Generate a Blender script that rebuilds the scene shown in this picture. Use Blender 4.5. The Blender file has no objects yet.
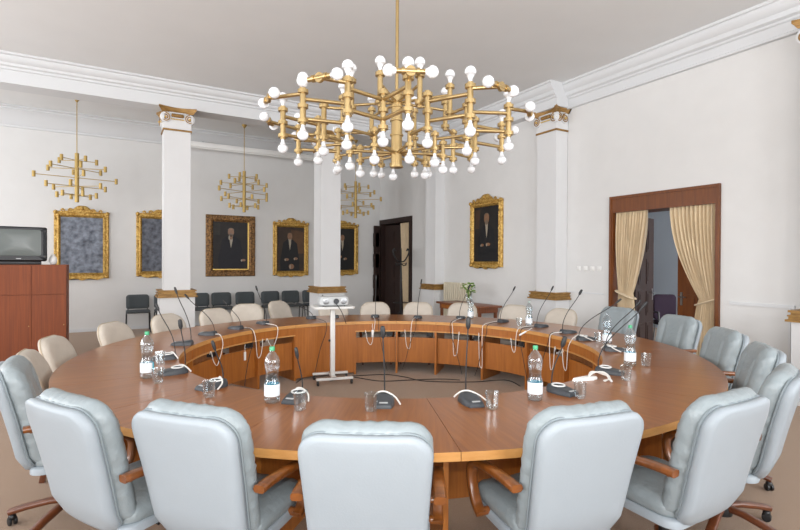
import bpy, bmesh, math, random
from mathutils import Vector, Matrix, noise as mnoise
random.seed(7)
PI=math.pi; R=math.radians
col=bpy.context.scene.collection
scn=bpy.context.scene

# ---------------------------------------------------------------- materials
def lin(h):
    h=h.lstrip('#'); c=[int(h[i:i+2],16)/255 for i in (0,2,4)]
    return tuple((x/12.92 if x<=.04045 else ((x+.055)/1.055)**2.4) for x in c)+(1,)
def newmat(name):
    m=bpy.data.materials.new(name); m.use_nodes=True
    nt=m.node_tree; b=nt.nodes['Principled BSDF']; return m,nt,b
def pmat(name,colr,rough=.5,metal=0,noise=0,nscale=20,bump=0,bscale=60,stretch=(1,1,1),col2=None,coat=0,spec=None,sheen=0):
    m,nt,b=newmat(name)
    b.inputs['Base Color'].default_value=lin(colr); b.inputs['Roughness'].default_value=rough
    b.inputs['Metallic'].default_value=metal
    if coat: b.inputs['Coat Weight'].default_value=coat; b.inputs['Coat Roughness'].default_value=.12
    if spec is not None: b.inputs['Specular IOR Level'].default_value=spec
    if sheen: b.inputs['Sheen Weight'].default_value=sheen
    tc=nt.nodes.new('ShaderNodeTexCoord'); mp=nt.nodes.new('ShaderNodeMapping'); mp.inputs['Scale'].default_value=stretch
    nt.links.new(tc.outputs['Object'],mp.inputs['Vector'])
    if noise or col2:
        n=nt.nodes.new('ShaderNodeTexNoise'); n.inputs['Scale'].default_value=nscale; n.inputs['Detail'].default_value=5
        nt.links.new(mp.outputs[0],n.inputs['Vector'])
        r=nt.nodes.new('ShaderNodeValToRGB'); r.color_ramp.elements[0].position=.32; r.color_ramp.elements[1].position=.68
        c=lin(colr); c2=lin(col2) if col2 else tuple(x*(1-noise) for x in c[:3])+(1,)
        r.color_ramp.elements[0].color=c2; r.color_ramp.elements[1].color=c
        nt.links.new(n.outputs['Fac'],r.inputs[0]); nt.links.new(r.outputs[0],b.inputs['Base Color'])
    if bump:
        n2=nt.nodes.new('ShaderNodeTexNoise'); n2.inputs['Scale'].default_value=bscale; n2.inputs['Detail'].default_value=4
        nt.links.new(mp.outputs[0],n2.inputs['Vector'])
        bp=nt.nodes.new('ShaderNodeBump'); bp.inputs['Strength'].default_value=bump; bp.inputs['Distance'].default_value=.01
        nt.links.new(n2.outputs['Fac'],bp.inputs['Height']); nt.links.new(bp.outputs[0],b.inputs['Normal'])
    return m
def wood(name,c1,c2,rough=.35,stretch=(3,3,40),coat=.3,scale=1.0,wave=.35):
    m,nt,b=newmat(name)
    tc=nt.nodes.new('ShaderNodeTexCoord'); mp=nt.nodes.new('ShaderNodeMapping'); mp.inputs['Scale'].default_value=stretch
    nt.links.new(tc.outputs['Object'],mp.inputs['Vector'])
    n=nt.nodes.new('ShaderNodeTexNoise'); n.inputs['Scale'].default_value=scale; n.inputs['Detail'].default_value=6; n.inputs['Roughness'].default_value=.6; n.inputs['Distortion'].default_value=wave
    nt.links.new(mp.outputs[0],n.inputs['Vector'])
    r=nt.nodes.new('ShaderNodeValToRGB'); r.color_ramp.elements[0].position=.3; r.color_ramp.elements[1].position=.7
    r.color_ramp.elements[0].color=lin(c2); r.color_ramp.elements[1].color=lin(c1)
    nt.links.new(n.outputs['Fac'],r.inputs[0]); nt.links.new(r.outputs[0],b.inputs['Base Color'])
    b.inputs['Roughness'].default_value=rough; b.inputs['Coat Weight'].default_value=coat; b.inputs['Coat Roughness'].default_value=.18
    return m
def glassy(name,tint,gl=.25,rough=.03,minr=.06):
    m=bpy.data.materials.new(name); m.use_nodes=True; nt=m.node_tree
    for n in list(nt.nodes): nt.nodes.remove(n)
    o=nt.nodes.new('ShaderNodeOutputMaterial'); t=nt.nodes.new('ShaderNodeBsdfTransparent'); t.inputs[0].default_value=lin(tint)
    g=nt.nodes.new('ShaderNodeBsdfGlossy'); g.inputs['Roughness'].default_value=rough; g.inputs[0].default_value=(.95,.97,1,1)
    lw=nt.nodes.new('ShaderNodeLayerWeight'); lw.inputs['Blend'].default_value=gl
    mr=nt.nodes.new('ShaderNodeMapRange'); mr.inputs['To Min'].default_value=minr; mr.inputs['To Max'].default_value=.75
    mx=nt.nodes.new('ShaderNodeMixShader')
    nt.links.new(lw.outputs['Facing'],mr.inputs['Value']); nt.links.new(mr.outputs[0],mx.inputs[0])
    nt.links.new(t.outputs[0],mx.inputs[1]); nt.links.new(g.outputs[0],mx.inputs[2]); nt.links.new(mx.outputs[0],o.inputs[0])
    return m
W_WALL=pmat('wall_paint','#d9d9d8',.85,noise=.03,nscale=3,bump=.06,bscale=25)
W_CEIL=pmat('ceiling_paint','#e0e1e1',.9,noise=.03,nscale=1.5)
W_TRIM=pmat('plaster_trim','#d3d5d7',.7)
W_COL=pmat('column_paint','#d9dadb',.6,noise=.02,nscale=4)
CARPET=pmat('carpet','#a0846a',.95,col2='#866c55',nscale=160,bump=.5,bscale=300,sheen=.2)
TOP=wood('tabletop_wood','#9a5d24','#7e4718',.30,(2.5,40,3),.35,1.0,.3)
EDGE=wood('table_edge_wood','#cf9a5c','#bd8546',.4,(6,6,30),.2)
PANEL=wood('panel_wood','#b06c2c','#965823',.4,(30,30,1.6),.2,1.4,.2)
PANEL2=wood('panel_wood_dark','#8a5232','#74422a',.45,(30,30,1.6),.15)
CAB=wood('cabinet_wood','#843f10','#6a2e0a',.6,(60,30,1.5),.0,1.2,.2)
CHWOOD=wood('chair_wood','#8a4f20','#683a16',.3,(10,30,10),.5)
CHWOOD2=wood('chair_base_wood','#6f3d22','#532b17',.35,(12,12,12),.4)
DOORW=wood('door_wood','#77400e','#5c2e09',.45,(25,25,2),.05)
DARKW=wood('dark_door_wood','#2c140b','#1c0c07',.6,(20,20,2),.0)
GOLD=pmat('gilt','#d9b668',.42,.45,col2='#9c7028',nscale=26,bump=.9,bscale=40)
GOLDS=pmat('gilt_smooth','#e0bb62',.35,.4,noise=.2,nscale=30)
BRONZE=pmat('carved_bronze','#a67c48',.5,.3,col2='#3a2212',nscale=24,bump=1,bscale=40)
GOLDT=pmat('gilt_band','#a98248',.5,.3,col2='#7c5c2e',nscale=9,stretch=(1,1,6))
BRASS=pmat('brass','#bfa575',.3,.85,noise=.12,nscale=8)
BRASSD=pmat('brass_small','#b3985c',.45,.55)
BULB=pmat('opal_bulb','#e3e6ea',.18,0,coat=.3)
LEATH=pmat('grey_leather','#8e989c',.40,0,noise=.07,nscale=9,bump=.5,bscale=32,stretch=(1,1,1),coat=.1)
LEATHB=pmat('grey_leather_back','#99a2a9',.5,0,noise=.03,nscale=6,bump=.08,bscale=120)
PIPING=pmat('grey_leather_piping','#7c868b',.5)
CREAM=pmat('cream_upholstery','#c3baae',.75,0,noise=.06,nscale=14,bump=.15,bscale=160)
CREAMP=pmat('cream_piping','#b9aa93',.8)
BLK=pmat('black_plastic','#1d1e20',.4)
BLKF=pmat('charcoal_fabric','#4d5356',.9,0,noise=.2,nscale=180)
MICG=pmat('mic_housing','#3d4146',.45,0,noise=.1,nscale=60)
MICB=pmat('mic_black','#232426',.5)
MESHG=pmat('mic_grille','#2c2e31',.6,.3,bump=.8,bscale=500)
WPL=pmat('white_plastic','#e6e6e4',.35)
WLAC=pmat('white_lacquer','#d9d9d6',.35)
GRYP=pmat('grey_plastic','#b9bcbd',.45)
SCREEN=pmat('tv_screen','#4d5552',.3,0,coat=.15)
TVB=pmat('tv_case','#17181d',.4)
CURT=pmat('curtain_cloth','#dbc7a6',.85,0,noise=.08,nscale=12,bump=.12,bscale=90,sheen=.3)
GREEN=pmat('green_cap','#3fa070',.4)
CAPG=pmat('pale_cap','#9fb0aa',.4)
PET=glassy('pet_plastic','#eaf0f2',.35,.05,.07)
GLASS=glassy('clear_glass','#f6f8f8',.25,.05,.05)
LABW=pmat('bottle_label_white','#e4eaee',.5)
LABB=pmat('bottle_label_blue','#58b6cf',.5)
NEXTW=pmat('blue_grey_paint','#a3adb8',.9)
LEAF=pmat('leaf_green','#7fa03a',.6,0,col2='#4d7a2a',nscale=30)
PETAL=pmat('petal_white','#e6e6d2',.7)
RAD=pmat('radiator_enamel','#cfc6b0',.4)
PURP=pmat('purple_fabric','#241428',.9)
VOID=pmat('unlit_room_dark','#0c0908',.9)  # darkness of the unlit room beyond the far door, put into the wall colour
WIREB=pmat('black_cable','#2a2523',.6)
WIREW=pmat('white_cable','#e3e1dc',.5)
STEEL=pmat('steel','#9a9c9e',.3,.9)

# ---------------------------------------------------------------- mesh builder
class M:
    def __init__(s): s.v=[]; s.f=[]; s.mi=[]; s.sm=[]; s.T=None
    def add(s,vs,fs,mi=0,smooth=True):
        o=len(s.v)
        for p in vs:
            p=Vector(p)
            s.v.append(tuple(s.T@p) if s.T else tuple(p))
        for f in fs: s.f.append(tuple(o+i for i in f)); s.mi.append(mi); s.sm.append(smooth)
        return s
    def box(s,x0,x1,y0,y1,z0,z1,mi=0,bev=0):
        if bev<=0:
            v=[(x0,y0,z0),(x1,y0,z0),(x1,y1,z0),(x0,y1,z0),(x0,y0,z1),(x1,y0,z1),(x1,y1,z1),(x0,y1,z1)]
            f=[(3,2,1,0),(4,5,6,7),(0,1,5,4),(1,2,6,5),(2,3,7,6),(3,0,4,7)]
            return s.add(v,f,mi,False)
        bm=bmesh.new(); bmesh.ops.create_cube(bm,size=1)
        for q in bm.verts: q.co=Vector(((x0+x1)/2+q.co.x*(x1-x0),(y0+y1)/2+q.co.y*(y1-y0),(z0+z1)/2+q.co.z*(z1-z0)))
        bmesh.ops.bevel(bm,geom=bm.edges[:],offset=bev,segments=2,profile=.5,affect='EDGES')
        bm.verts.ensure_lookup_table(); bm.verts.index_update()
        s.add([q.co.copy() for q in bm.verts],[[q.index for q in f.verts] for f in bm.faces],mi,True); bm.free(); return s
    def lathe(s,prof,c=(0,0,0),n=20,mi=0,axis=None,cap=True):
        # prof: list (r,z); axis: Matrix for orientation
        vs=[];fs=[]
        for (r,z) in prof:
            for i in range(n):
                a=2*PI*i/n; p=Vector((r*math.cos(a),r*math.sin(a),z))
                if axis: p=axis@p
                vs.append(p+Vector(c))
        for k in range(len(prof)-1):
            for i in range(n):
                j=(i+1)%n; fs.append((k*n+i,k*n+j,(k+1)*n+j,(k+1)*n+i))
        if cap:
            fs.append(tuple(range(n-1,-1,-1))); fs.append(tuple((len(prof)-1)*n+i for i in range(n)))
        return s.add(vs,fs,mi,True)
    def rod(s,p0,p1,r0,r1=None,n=10,mi=0):
        p0=Vector(p0);p1=Vector(p1);r1=r0 if r1 is None else r1
        d=p1-p0; q=d.to_track_quat('Z','Y').to_matrix()
        return s.lathe([(r0,0),(r1,d.length)],p0,n,mi,q)
    def ball(s,c,r,n=12,mi=0,sz=(1,1,1),axis=None):
        prof=[]
        k=max(5,n//2)
        for i in range(k+1):
            a=-PI/2+PI*i/k; prof.append((max(1e-4,r*math.cos(a)),r*math.sin(a)))
        vs=[];fs=[]
        for (rr,z) in prof:
            for i in range(n):
                a=2*PI*i/n; p=Vector((rr*math.cos(a)*sz[0],rr*math.sin(a)*sz[1],z*sz[2]))
                if axis: p=axis@p
                vs.append(p+Vector(c))
        for q in range(k):
            for i in range(n):
                j=(i+1)%n; fs.append((q*n+i,q*n+j,(q+1)*n+j,(q+1)*n+i))
        return s.add(vs,fs,mi,True)
    def tube(s,path,r,n=8,mi=0,flat=None,rr=None):
        # flat: (w,h) superellipse cross-section instead of a circle; rr: list of radius multipliers
        P=[Vector(p) for p in path]; vs=[];fs=[]
        up=Vector((0,0,1))
        t0=(P[1]-P[0]).normalized()
        if abs(t0.dot(up))>.95: up=Vector((1,0,0))
        N=(up-t0*up.dot(t0)).normalized()
        for i,p in enumerate(P):
            t=(P[min(i+1,len(P)-1)]-P[max(i-1,0)]).normalized()
            N=(N-t*N.dot(t)).normalized(); B=t.cross(N)
            k=rr[i] if rr else 1
            for j in range(n):
                a=2*PI*j/n; c,sn=math.cos(a),math.sin(a)
                if flat:
                    e=.55
                    c=math.copysign(abs(c)**e,c)*flat[1]/2; sn=math.copysign(abs(sn)**e,sn)*flat[0]/2
                    vs.append(p+(N*c+B*sn)*k)
                else: vs.append(p+(N*c+B*sn)*r*k)
        L=len(P)
        for i in range(L-1):
            for j in range(n):
                q=(j+1)%n; fs.append((i*n+j,i*n+q,(i+1)*n+q,(i+1)*n+j))
        fs.append(tuple(range(n-1,-1,-1))); fs.append(tuple((L-1)*n+i for i in range(n)))
        return s.add(vs,fs,mi,True)
    def prism(s,poly,fn,a,b,mi=0,smooth=False):
        # poly of 2d points, fn(u,v,t) -> 3d, extruded from t=a to t=b
        n=len(poly); vs=[fn(u,v,a) for u,v in poly]+[fn(u,v,b) for u,v in poly]
        fs=[tuple(range(n-1,-1,-1)),tuple(range(n,2*n))]+[(i,(i+1)%n,n+(i+1)%n,n+i) for i in range(n)]
        return s.add(vs,fs,mi,smooth)
    def slab(s,outline,prof,fn,mi=0,inner=(.7,.4,.15),bulge=0,smooth=True):
        # outline: closed 2d list; prof: [(scale-inset metres, depth)], fn(u,v,d)->3d ; inner rings close both caps, front cap bulged
        cu=sum(p[0] for p in outline)/len(outline); cv=sum(p[1] for p in outline)/len(outline); n=len(outline)
        w=max(p[0] for p in outline)-min(p[0] for p in outline); h=max(p[1] for p in outline)-min(p[1] for p in outline)
        rings=[]
        def ring(ins,d,k=1.0,bul=0):
            su=(1-2*ins/w)*k; sv=(1-2*ins/h)*k
            return [fn(cu+(p[0]-cu)*su,cv+(p[1]-cv)*sv,d+bul) for p in outline]
        i0,d0=prof[0]; i1,d1=prof[-1]
        for k in reversed(inner): rings.append(ring(i0,d0,k))
        for ins,d in prof: rings.append(ring(ins,d))
        for k in inner: rings.append(ring(i1,d1,k,bulge*(1-k*k)))
        vs=[p for r_ in rings for p in r_]; fs=[]
        for a in range(len(rings)-1):
            for i in range(n):
                j=(i+1)%n; fs.append((a*n+i,a*n+j,(a+1)*n+j,(a+1)*n+i))
        fs.append(tuple(range(n-1,-1,-1))); fs.append(tuple((len(rings)-1)*n+i for i in range(n)))
        return s.add(vs,fs,mi,smooth)
    def build(s,name,mats,parent=None,sharp=None):
        me=bpy.data.meshes.new(name); me.from_pydata(s.v,[],s.f)
        if not isinstance(mats,(list,tuple)): mats=[mats]
        for m in mats: me.materials.append(m)
        me.polygons.foreach_set('material_index',s.mi); me.polygons.foreach_set('use_smooth',s.sm)
        bm=bmesh.new(); bm.from_mesh(me); bmesh.ops.recalc_face_normals(bm,faces=bm.faces[:])
        bm.to_mesh(me); bm.free()
        me.set_sharp_from_angle(angle=R(sharp if sharp else 42))
        o=bpy.data.objects.new(name,me); col.objects.link(o)
        if parent: o.parent=parent
        return o
def rrect(u0,u1,v0,v1,r,n=6,rb=None,taper=0,st=.06):
    rb=r if rb is None else rb; out=[]
    for (cx,cy,rr,a0) in ((u1-rb,v0+rb,rb,-90),(u1-r,v1-r,r,0),(u0+r,v1-r,r,90),(u0+rb,v0+rb,rb,180)):
        for i in range(n+1):
            a=R(a0+90*i/n); out.append([cx+rr*math.cos(a),cy+rr*math.sin(a)])
    # densify long sides
    res=[]
    for i,p in enumerate(out):
        q=out[(i+1)%len(out)]; res.append(p); d=math.hypot(q[0]-p[0],q[1]-p[1]); k=int(d/st)
        for t in range(1,k): res.append([p[0]+(q[0]-p[0])*t/k,p[1]+(q[1]-p[1])*t/k])
    if taper:
        c=(u0+u1)/2
        for p in res:
            t=(v1-p[1])/(v1-v0); p[0]=c+(p[0]-c)*(1-taper*t)
    return res
def empty(name,loc,rz=0):
    o=bpy.data.objects.new(name,None); col.objects.link(o); o.location=loc; o.rotation_euler=(0,0,rz); o.empty_display_size=.1
    return o
def tag(o,label,cat,group=None):
    o['label']=label; o['category']=cat
    if group: o['group']=group
    return o
def struct(name,m,mats): o=m.build(name,mats); o['kind']='structure'; return o
def dup(root,loc,rz):
    r=root.copy(); col.objects.link(r); r.location=loc; r.rotation_euler=(0,0,rz)
    for ch in list(root.children):
        c=ch.copy(); col.objects.link(c); c.parent=r
        for g in list(ch.children):
            d=g.copy(); col.objects.link(d); d.parent=c
    return r
def bez(p0,p1,p2,p3,n=14):
    p0,p1,p2,p3=map(Vector,(p0,p1,p2,p3)); out=[]
    for i in range(n+1):
        t=i/n; out.append(p0*(1-t)**3+p1*3*t*(1-t)**2+p2*3*t*t*(1-t)+p3*t**3)
    return out
def crom(pts,k=8):
    P=[Vector(p) for p in pts]; P=[P[0]]+P+[P[-1]]; out=[]
    for i in range(1,len(P)-2):
        for j in range(k):
            t=j/k; a,b,c,d=P[i-1],P[i],P[i+1],P[i+2]
            out.append(.5*((2*b)+(c-a)*t+(2*a-5*b+4*c-d)*t*t+(3*b-a-3*c+d)*t**3))
    out.append(P[-2]); return out

# ---------------------------------------------------------------- the room
ZC=4.78; XN=7.01; XM=6.84; YB=13.02; XL=-6.0; YR=-4.2
struct('floor',M().box(XL-.3,12.5,YR-.3,17,-.12,0),CARPET)
struct('ceiling',M().box(XL-.3,XN+.35,YR-.3,YB+.3,ZC,ZC+.15),W_CEIL)
w=M(); D0,D1,DH=3.56,5.21,2.65
w.box(XN,XN+.4,YR,D0,0,ZC); w.box(XN,XN+.4,D0,D1,DH,ZC); w.box(XN,XN+.4,D1,6.72,0,ZC)
struct('wall_right',w,W_WALL)
w=M(); E0,E1,EH=11.18,12.98,2.80
w.box(XM,XN+.4,6.72,E0,0,ZC); w.box(XM,XN+.4,E0,E1,EH,ZC); w.box(XM,XN+.4,E1,YB+.3,0,ZC)
struct('wall_right_rear',w,W_WALL)
struct('wall_filler',M().box(XM,XN,6.582,6.72,1.09,4.33),W_WALL)  # added piece of wall closing the slot beside the pilaster, no moulding
struct('wall_back',M().box(XL-.3,XM,YB,YB+.3,0,ZC),W_WALL)
# left wall and rear wall carry the windows that light the hall
def wallwin(name,fixed0,fixed1,axis,a0,a1,wins,z0,z1):
    m=M(); cur=a0
    def bx(s,e,za,zb):
        if axis=='y': m.box(fixed0,fixed1,s,e,za,zb)
        else: m.box(s,e,fixed0,fixed1,za,zb)
    for (s,e) in wins:
        bx(cur,s,0,ZC); bx(s,e,0,z0); bx(s,e,z1,ZC); cur=e
    bx(cur,a1,0,ZC)
    return struct(name,m,W_WALL)
LW=[(-3.2,-1.6),(.2,1.8),(3.6,5.2),(7.0,8.6),(10.6,12.2)]
RW=[(-4.6,-2.8),(-1.2,.6),(2.2,4.0),(5.0,6.5)]
wallwin('wall_left',XL-.3,XL,'y',YR,YB,LW,.9,4.0)
wallwin('wall_front',YR-.3,YR,'x',XL-.3,XN+.4,RW,.9,4.0)
def winframe(i,axis,c,s,e):
    m=M()
    def bx(a,b,za,zb):
        if axis=='y': m.box(c-.06,c+.02,a,b,za,zb)
        else: m.box(a,b,c-.06,c+.02,za,zb)
    bx(s,s+.08,.9,4.0); bx(e-.08,e,.9,4.0); bx(s+.08,e-.08,.9,.98); bx(s+.08,e-.08,3.92,4.0); mid=(s+e)/2
    bx(mid-.04,mid+.04,.98,3.92); bx(s+.08,mid-.04,2.95,3.03); bx(mid+.04,e-.08,2.95,3.03)
    struct('window_%d'%i,m,W_TRIM)
k=1
for s,e in LW: winframe(k,'y',XL-.12,s,e); k+=1
for s,e in RW: winframe(k,'x',YR-.12,s,e); k+=1

# cornices
CP=[(0,4.33),(.05,4.335),(.05,4.365),(.025,4.38),(.025,4.50),(.05,4.515),(.05,4.54),(.09,4.56),(.10,4.60),(.10,4.62),(.13,4.64),(.165,4.70),(.165,4.735),(.19,4.745),(.19,ZC),(0,ZC)]
m=M(); m.prism(CP,lambda u,v,t:(XN-u,t,v),YR,6.13)
m.prism(CP,lambda u,v,t:(6.72-u,t,v),6.10,9.70); m.box(6.72,XN,6.10,6.72,4.357,ZC); m.box(6.72,XM,6.72,9.70,4.33,ZC)
PP=[(p[0]+.12,p[1]) if 0<i<15 else ((p[0]+.12 if i in (0,) else p[0]+.12),p[1]) for i,p in enumerate(CP)]
struct('trim_1',m,W_TRIM)
BCP=[(0,4.56),(.03,4.565),(.03,4.60),(.07,4.615),(.08,4.65),(.12,4.665),(.16,4.715),(.16,4.74),(.2,4.75),(.2,ZC),(0,ZC)]
BY0,BY1,BZ=9.70,10.12,4.357
struct('trim_2',M().box(XL,XM,BY0,BY1,BZ,ZC),W_TRIM)                     # the beam
m=M(); m.prism(BCP,lambda u,v,t:(t,BY0-u,v),XL,XM-.19); m.prism([(u,v) for u,v in BCP],lambda u,v,t:(t,BY1+u*.6,v),XL,XM-.01)
struct('trim_3',m,W_TRIM)
CB=[(0,4.38),(.03,4.39),(.03,4.43),(.06,4.45),(.10,4.55),(.22,4.67),(.28,4.70),(.28,4.74),(.34,4.75),(.34,ZC),(0,ZC)]
m=M(); m.prism(CB,lambda u,v,t:(t,YB-u,v),XL,XM-.01)
m.prism(CP,lambda u,v,t:(XM-u,t,v),BY1+.13,YB-.02)
struct('trim_4',m,W_TRIM)
# dado moulding on the near right wall
m=M(); zd=1.08
m.box(XN-.02,XN,2.7,3.42,zd-.02,zd+.02); m.box(XN-.02,XN,2.74,2.76,.2,zd-.02); m.box(XN-.012,XN,5.35,6.1,zd-.01,zd+.01)
struct('trim_5',m,W_TRIM)
struct('baseboard_right',M().box(XN-.025,XN,YR,D0-.12,0,.14),W_TRIM)
m=M(); m.box(XL,.745-.4,YB-.02,YB,0,.07); m.box(.345,XM,YB-.02,YB,0,.07); struct('baseboard_back',m,W_TRIM)

# ---- columns and pilasters
def capital(t,x0,x1,y0,y1,sides,lim=1e9):
    cx,cy=(x0+x1)/2,(y0+y1)/2; hx,hy=(x1-x0)/2,(y1-y0)/2
    m=M()  # abacus with concave faces and pointed corners
    N=8; pts=[]
    cs=[(-1,-1),(1,-1),(1,1),(-1,1)]
    for i in range(4):
        a=cs[i];b=cs[(i+1)%4]
        for j in range(N):
            s_=j/N; px=a[0]+(b[0]-a[0])*s_; py=a[1]+(b[1]-a[1])*s_; cv=.09*math.sin(PI*s_)
            nx=-(b[1]-a[1])/2; ny=(b[0]-a[0])/2
            pts.append((px*(hx+.09)+nx*cv,py*(hy+.09)+ny*cv))
    def lvl(k): return [(cx+p[0]*k,cy+p[1]*k) for p in pts]
    rings=[(.84,4.255),(.88,4.27),(.94,4.30),(1.0,4.32),(1.0,4.356)]
    vs=[];fs=[];n=len(pts)
    for k,z in rings: vs+= [(min(p[0],lim),p[1],z) for p in lvl(k)]
    for a in range(len(rings)-1):
        for i in range(n): fs.append((a*n+i,a*n+(i+1)%n,(a+1)*n+(i+1)%n,(a+1)*n+i))
    fs.append(tuple(range(n-1,-1,-1))); fs.append(tuple((len(rings)-1)*n+i for i in range(n)))
    m.add(vs,fs,0,False); m.build('abacus',GOLDT,t)
    m=M(); m.box(x0-.01,min(lim,x1+.01),y0-.01,y1+.01,3.97,4.26)
    # spiral volutes on the visible faces
    def volute(center,ux,out,sg):
        path=[]; 
        for i in range(34):
            a=i/33*2.6*2*PI/1.3; rr=.078*(1-i/33*.82)
            path.append(Vector(center)+Vector(ux)*(-sg*rr*math.sin(a))+Vector((0,0,1))*(rr*math.cos(a))+Vector(out)*(.012))
        m.tube(path,.010,6,3)
        m.lathe([(.088,-.03),(.088,.008),(.075,.012)],center,18,0,Vector(out).to_track_quat('Z','Y').to_matrix())
        m.ball(Vector(center)+Vector(out)*.02,.02,8,2)
    for sd in sides:
        if sd=='y': o=(0,-1,0);u=(1,0,0);c0=Vector((cx,y0-.03,4.16));h=hx
        elif sd=='x': o=(-1,0,0);u=(0,1,0);c0=Vector((x0-.03,cy,4.16));h=hy
        elif sd=='X': o=(1,0,0);u=(0,1,0);c0=Vector((x1+.03,cy,4.16));h=hy
        for sg in (-1,1): volute(c0+Vector(u)*sg*(h-(.105 if lim<1e8 and sd=='y' and sg>0 else .02)),u,o,sg)
        # egg and dart row, bead string
        for j in range(7):
            p=c0+Vector(u)*((j-3)/3*(h-.14))+Vector((0,0,.045))
            m.ball(p,.026,8,3,(1,1,1.3))
        for j in range(9):
            p=c0+Vector(u)*((j-4)/4*(h-.12))+Vector((0,0,-.02)); m.ball(p,.012,6,2)
        m.tube([c0+Vector(u)*(-h+.08)+Vector((0,0,.09)),c0+Vector(u)*(h-.08)+Vector((0,0,.09))],.012,6,1)
    m.build('volutes',[W_COL,W_TRIM,GOLDS,GOLDT],t)
    m=M(); m.box(x0-.02,min(lim,x1+.02),y0-.02,y1+.02,3.935,3.965); m.build('neck_band',GOLDT,t)
def column(name,x0,x1,y0,y1,label,cat,sides,pilaster=False):
    t=empty(name,((x0+x1)/2,(y0+y1)/2,0)); tag(t,label,cat,None)
    ox,oy=(x0+x1)/2,(y0+y1)/2
    before=set(bpy.data.objects)
    M().box(x0,x1,y0,y1,1.06,3.94).build('shaft',W_COL,t)
    M().box(x0-.07,x1+(.07 if not pilaster else 0),y0-.07,y1+.07,0,.94).build('pedestal',W_COL,t)
    m=M()
    for a,za,zb in ((.115,.94,.965),(.09,.965,1.0),(.10,1.0,1.015),(.075,1.015,1.045),(.095,1.045,1.07)):
        m.box(x0-a,x1+(a if not pilaster else 0),y0-a,y1+a,za,zb)
    m.build('base_band',GOLDT,t)
    capital(t,x0,x1,y0,y1,sides,x1 if pilaster else 1e9)
    for o in set(bpy.data.objects)-before: o.location=(-ox,-oy,0)
    return t
column('column',.745,1.185,9.70,10.12,'white square column with gilt capital, the one nearer the wooden cupboard','column','yxX')
column('column',3.707,4.147,9.70,10.12,'white square column with gilt capital rising behind the projector trolley','column','yxX')
column('pilaster',6.72,7.005,6.13,6.58,'white wall pilaster with gilt capital between the portrait and the light switches','pilaster','yx',True)
column('pilaster',6.58,6.84,9.70,10.12,'white wall pilaster where the beam meets the wall, beside the radiator','pilaster','yx',True)
column('pilaster',6.72,7.005,2.10,2.53,'white wall pilaster cut off at the right picture edge beyond the curtained doorway','pilaster','yx',True)

# ---- near doorway
m=M(); x=XN-.03
m.box(x,XN+.42,D0-.02,D0+.04,0,DH-.24); m.box(x,XN+.42,D1-.04,D1+.02,0,DH-.24); m.box(x,XN+.42,D0-.02,D1+.02,DH-.24,DH+.02)
m.box(x-.015,x,D0-.02,D0+.02,0,DH+.02); m.box(x-.015,x,D1-.02,D1+.02,0,DH+.02); m.box(x-.015,x,D0+.02,D1-.02,DH-.02,DH+.02)
struct('door_1',m,DOORW)
# next room
m=M(); m.box(11.6,11.7,-1,10.5,0,3.4); m.box(XN+.4,11.7,10.5,10.6,0,3.4); m.box(XN+.4,11.7,-1.1,-1,0,3.4); struct('wall_next_room',m,NEXTW)
struct('ceiling_next_room',M().box(XN+.4,11.7,-1.1,10.6,3.4,3.5),W_CEIL)
# dark panelled door leaf standing open, seen between the curtains
def leaf(name,hinge,ang,wd,ht,mat,label,npan=4,handle=True):
    t=empty(name,hinge,ang); tag(t,label,'door')
    m=M(); m.box(0,wd,-.022,.022,.01,ht,0)
    pw=(wd-.3)/2
    for j in range(npan):
        z0=.15+j*(ht-.2)/npan; z1=z0+(ht-.2)/npan-.12
        for i in range(2):
            xa=.1+i*(pw+.1)
            for sg in (-1,1):
                m.box(xa,xa+pw,min(sg*.022,sg*.034),max(sg*.022,sg*.034),z0,z1,0)
                m.box(xa+.05,xa+pw-.05,min(sg*.034,sg*.042),max(sg*.034,sg*.042),z0+.05,z1-.05,0)
    m.build('door_panel',mat,t)
    if handle:
        for sg in (-1,1):
            m=M(); m.box(wd-.09,wd-.05,min(sg*.022,sg*.03),max(sg*.022,sg*.03),.95,1.15); m.tube([(wd-.07,sg*.03,1.08),(wd-.07,sg*.07,1.08),(wd-.18,sg*.07,1.08)],.01,8)
            m.build('door_handle',STEEL,t)
    return t
leaf('open_door',(XN+.45,D1-.10,0),R(14),.82,2.38,DARKW,'dark panelled door leaf standing open behind the gap between the curtains')
leaf('open_door',(XN+.45,D0+.10,0),R(80),.80,2.38,DOORW,'brown wooden door leaf folded back behind the larger curtain')

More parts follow.
